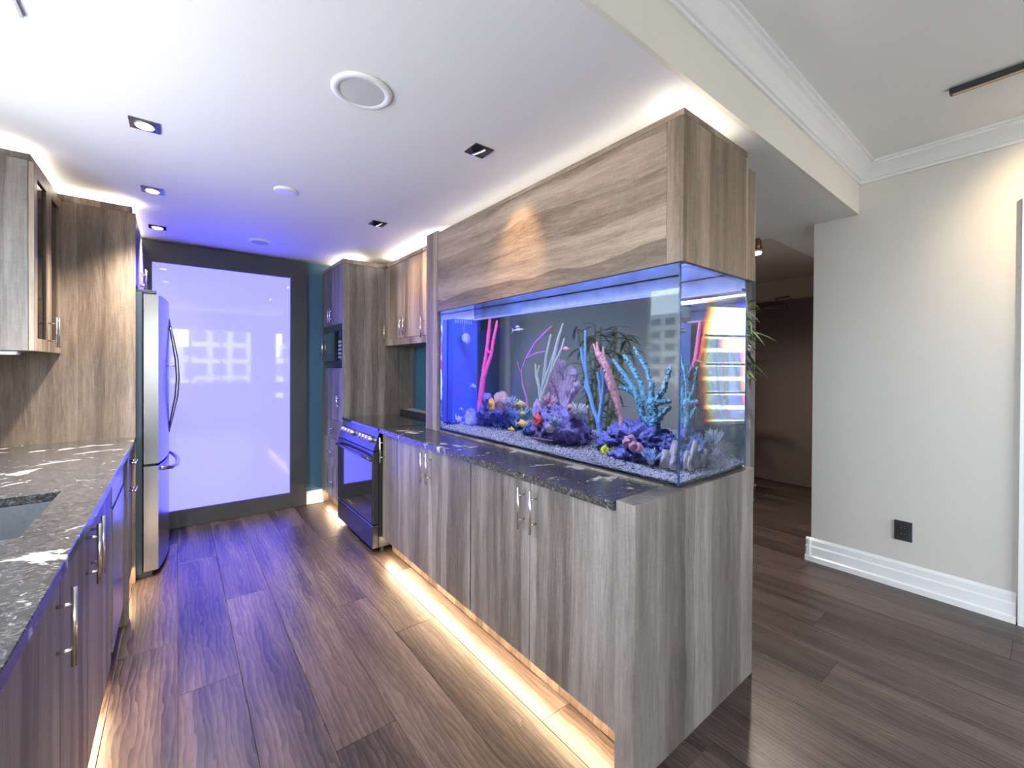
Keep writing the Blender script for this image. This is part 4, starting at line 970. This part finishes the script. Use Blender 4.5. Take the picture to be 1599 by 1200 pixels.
def bamboo(loc, stems, label, nleaf, z0, z1, spread, seed, pot=True):
    rr = random.Random(seed); t = thing('bamboo_plant', loc, label, 'plant')
    lx, ly, lz = loc
    if pot:
        B().lathe([(.001, 0), (.08, 0), (.11, .26), (.12, .28), (.105, .28), (.10, .25), (.001, .30)], (lx, ly, 0.001)).build('pot', M['doorbrown'], t, True)
    base_z = .28 if pot else z0
    ends = []
    for k in range(stems):
        a = rr.uniform(0, 6.28); dx, dy = math.cos(a)*spread*rr.uniform(.2, 1), math.sin(a)*spread*rr.uniform(.2, 1)
        p0 = Vector((lx+dx*.2, ly+dy*.2, base_z)); p1 = Vector((lx+dx*.6, ly+dy*.6, (base_z+z1)/2)); p2 = Vector((lx+dx, ly+dy, z1*rr.uniform(.9, 1)))
        B().tube([p0, p1, p2], [.009, .008, .005], 8).build('cane', STEM, t, True); ends.append((p0, p1, p2))
    for k in range(nleaf):
        p0, p1, p2 = rr.choice(ends); f_ = rr.random(); z = z0+(z1-z0)*f_
        q = p0.lerp(p1, (z-p0.z)/(p1.z-p0.z)) if z < p1.z else p1.lerp(p2, min(1, (z-p1.z)/max(.01, p2.z-p1.z)))
        o = bpy.data.objects.new('leaf', rr.choice(LEAF)); COL.objects.link(o); o.parent = t
        o.location = q-Vector(loc); o.rotation_euler = (rr.uniform(-.7, .5), rr.uniform(-.5, .5), rr.uniform(0, 6.28)); s = rr.uniform(.75, 1.25); o.scale = (s, s, s)
bamboo((4.20, 3.38, 0), 9, 'tall bamboo plant seen through the aquarium water', 230, .55, 1.95, .38, 4)
bamboo((4.34, 1.87, 0), 5, 'bamboo plant spilling over the edge of the entry door', 150, 1.35, 2.15, .10, 8)

# ================================================================== OUTSIDE
struct(box(-300, 400, -400, 300, -26.2, -26).build('ground', plain('city_ground', (.55, .54, .52), .9)), 'city ground far below', 'ground')
conc = plain('white_stucco', (.62, .60, .57), .8); dwin = plain('dark_window_glass', (.05, .06, .08), .15)
ap = thing('apartment_building', (-98, 57, -26), 'white apartment building mirrored in the aquarium front', 'building')
box(-110, -86, 36, 80, -26, 14).build('block', conc, ap)
box(-106, -90, 42, 50, 14, 18).build('penthouse', conc, ap)
for f_ in range(6):
    z = 14-2.9-f_*3.0
    box(-86, -85, 50, 56, z-.9, z+.1).build('balcony', M['white'], ap)
    for k in range(11):
        y = 39+k*3.6
        box(-86.1, -85.9, y, y+2.3, z+.35, z+1.9).build('window', dwin, ap)
def tower(x, y, wx, wy, top, col, label, bw=1.1):
    m, t_, p = nodes('tower_facade'); br = t_.nodes.new('ShaderNodeTexBrick'); tc = t_.nodes.new('ShaderNodeTexCoord')
    br.inputs['Color1'].default_value = (.06, .08, .10, 1); br.inputs['Color2'].default_value = (.10, .12, .14, 1); br.inputs['Mortar'].default_value = (*col, 1)
    br.inputs['Scale'].default_value = .35; br.inputs['Mortar Size'].default_value = .16; br.offset = 0; br.inputs['Row Height'].default_value = 1.1; br.inputs['Brick Width'].default_value = bw
    mp = t_.nodes.new('ShaderNodeMapping'); mp.inputs['Rotation'].default_value = (math.pi/2, 0, 0); t_.links.new(tc.outputs['Object'], mp.inputs['Vector']); t_.links.new(mp.outputs[0], br.inputs['Vector'])
    t_.links.new(br.outputs['Color'], p.inputs['Base Color'])
    tag(B().box(x-wx/2, x+wx/2, y-wy/2, y+wy/2, -26, top).box(x-wx/4, x+wx/4, y-wy/4, y+wy/4, top, top+2.5).build('tower_block', m), label, 'building', 'skyline outside the living room windows')
tower(-6, -70, 16, 14, 4, (.5, .45, .4), 'broad beige tower left of the skyline')
tower(8, -95, 12, 12, 13, (.6, .58, .55), 'tall pale tower in the middle of the skyline')
tower(19, -80, 14, 12, 3, (.7, .68, .66), 'low white slab in the middle of the skyline')
tower(32, -120, 16, 14, 12, (.45, .46, .5), 'tall grey tower right of the skyline')
tower(52, -110, 24, 14, 2, (.6, .5, .42), 'low brown block at the right of the skyline')
tower(-30, -110, 20, 16, 9, (.5, .5, .52), 'grey tower at the left end of the skyline')
tower(14, 110, 30, 16, 6, (.66, .64, .6), 'pale banded block beyond the far hall window', 60)
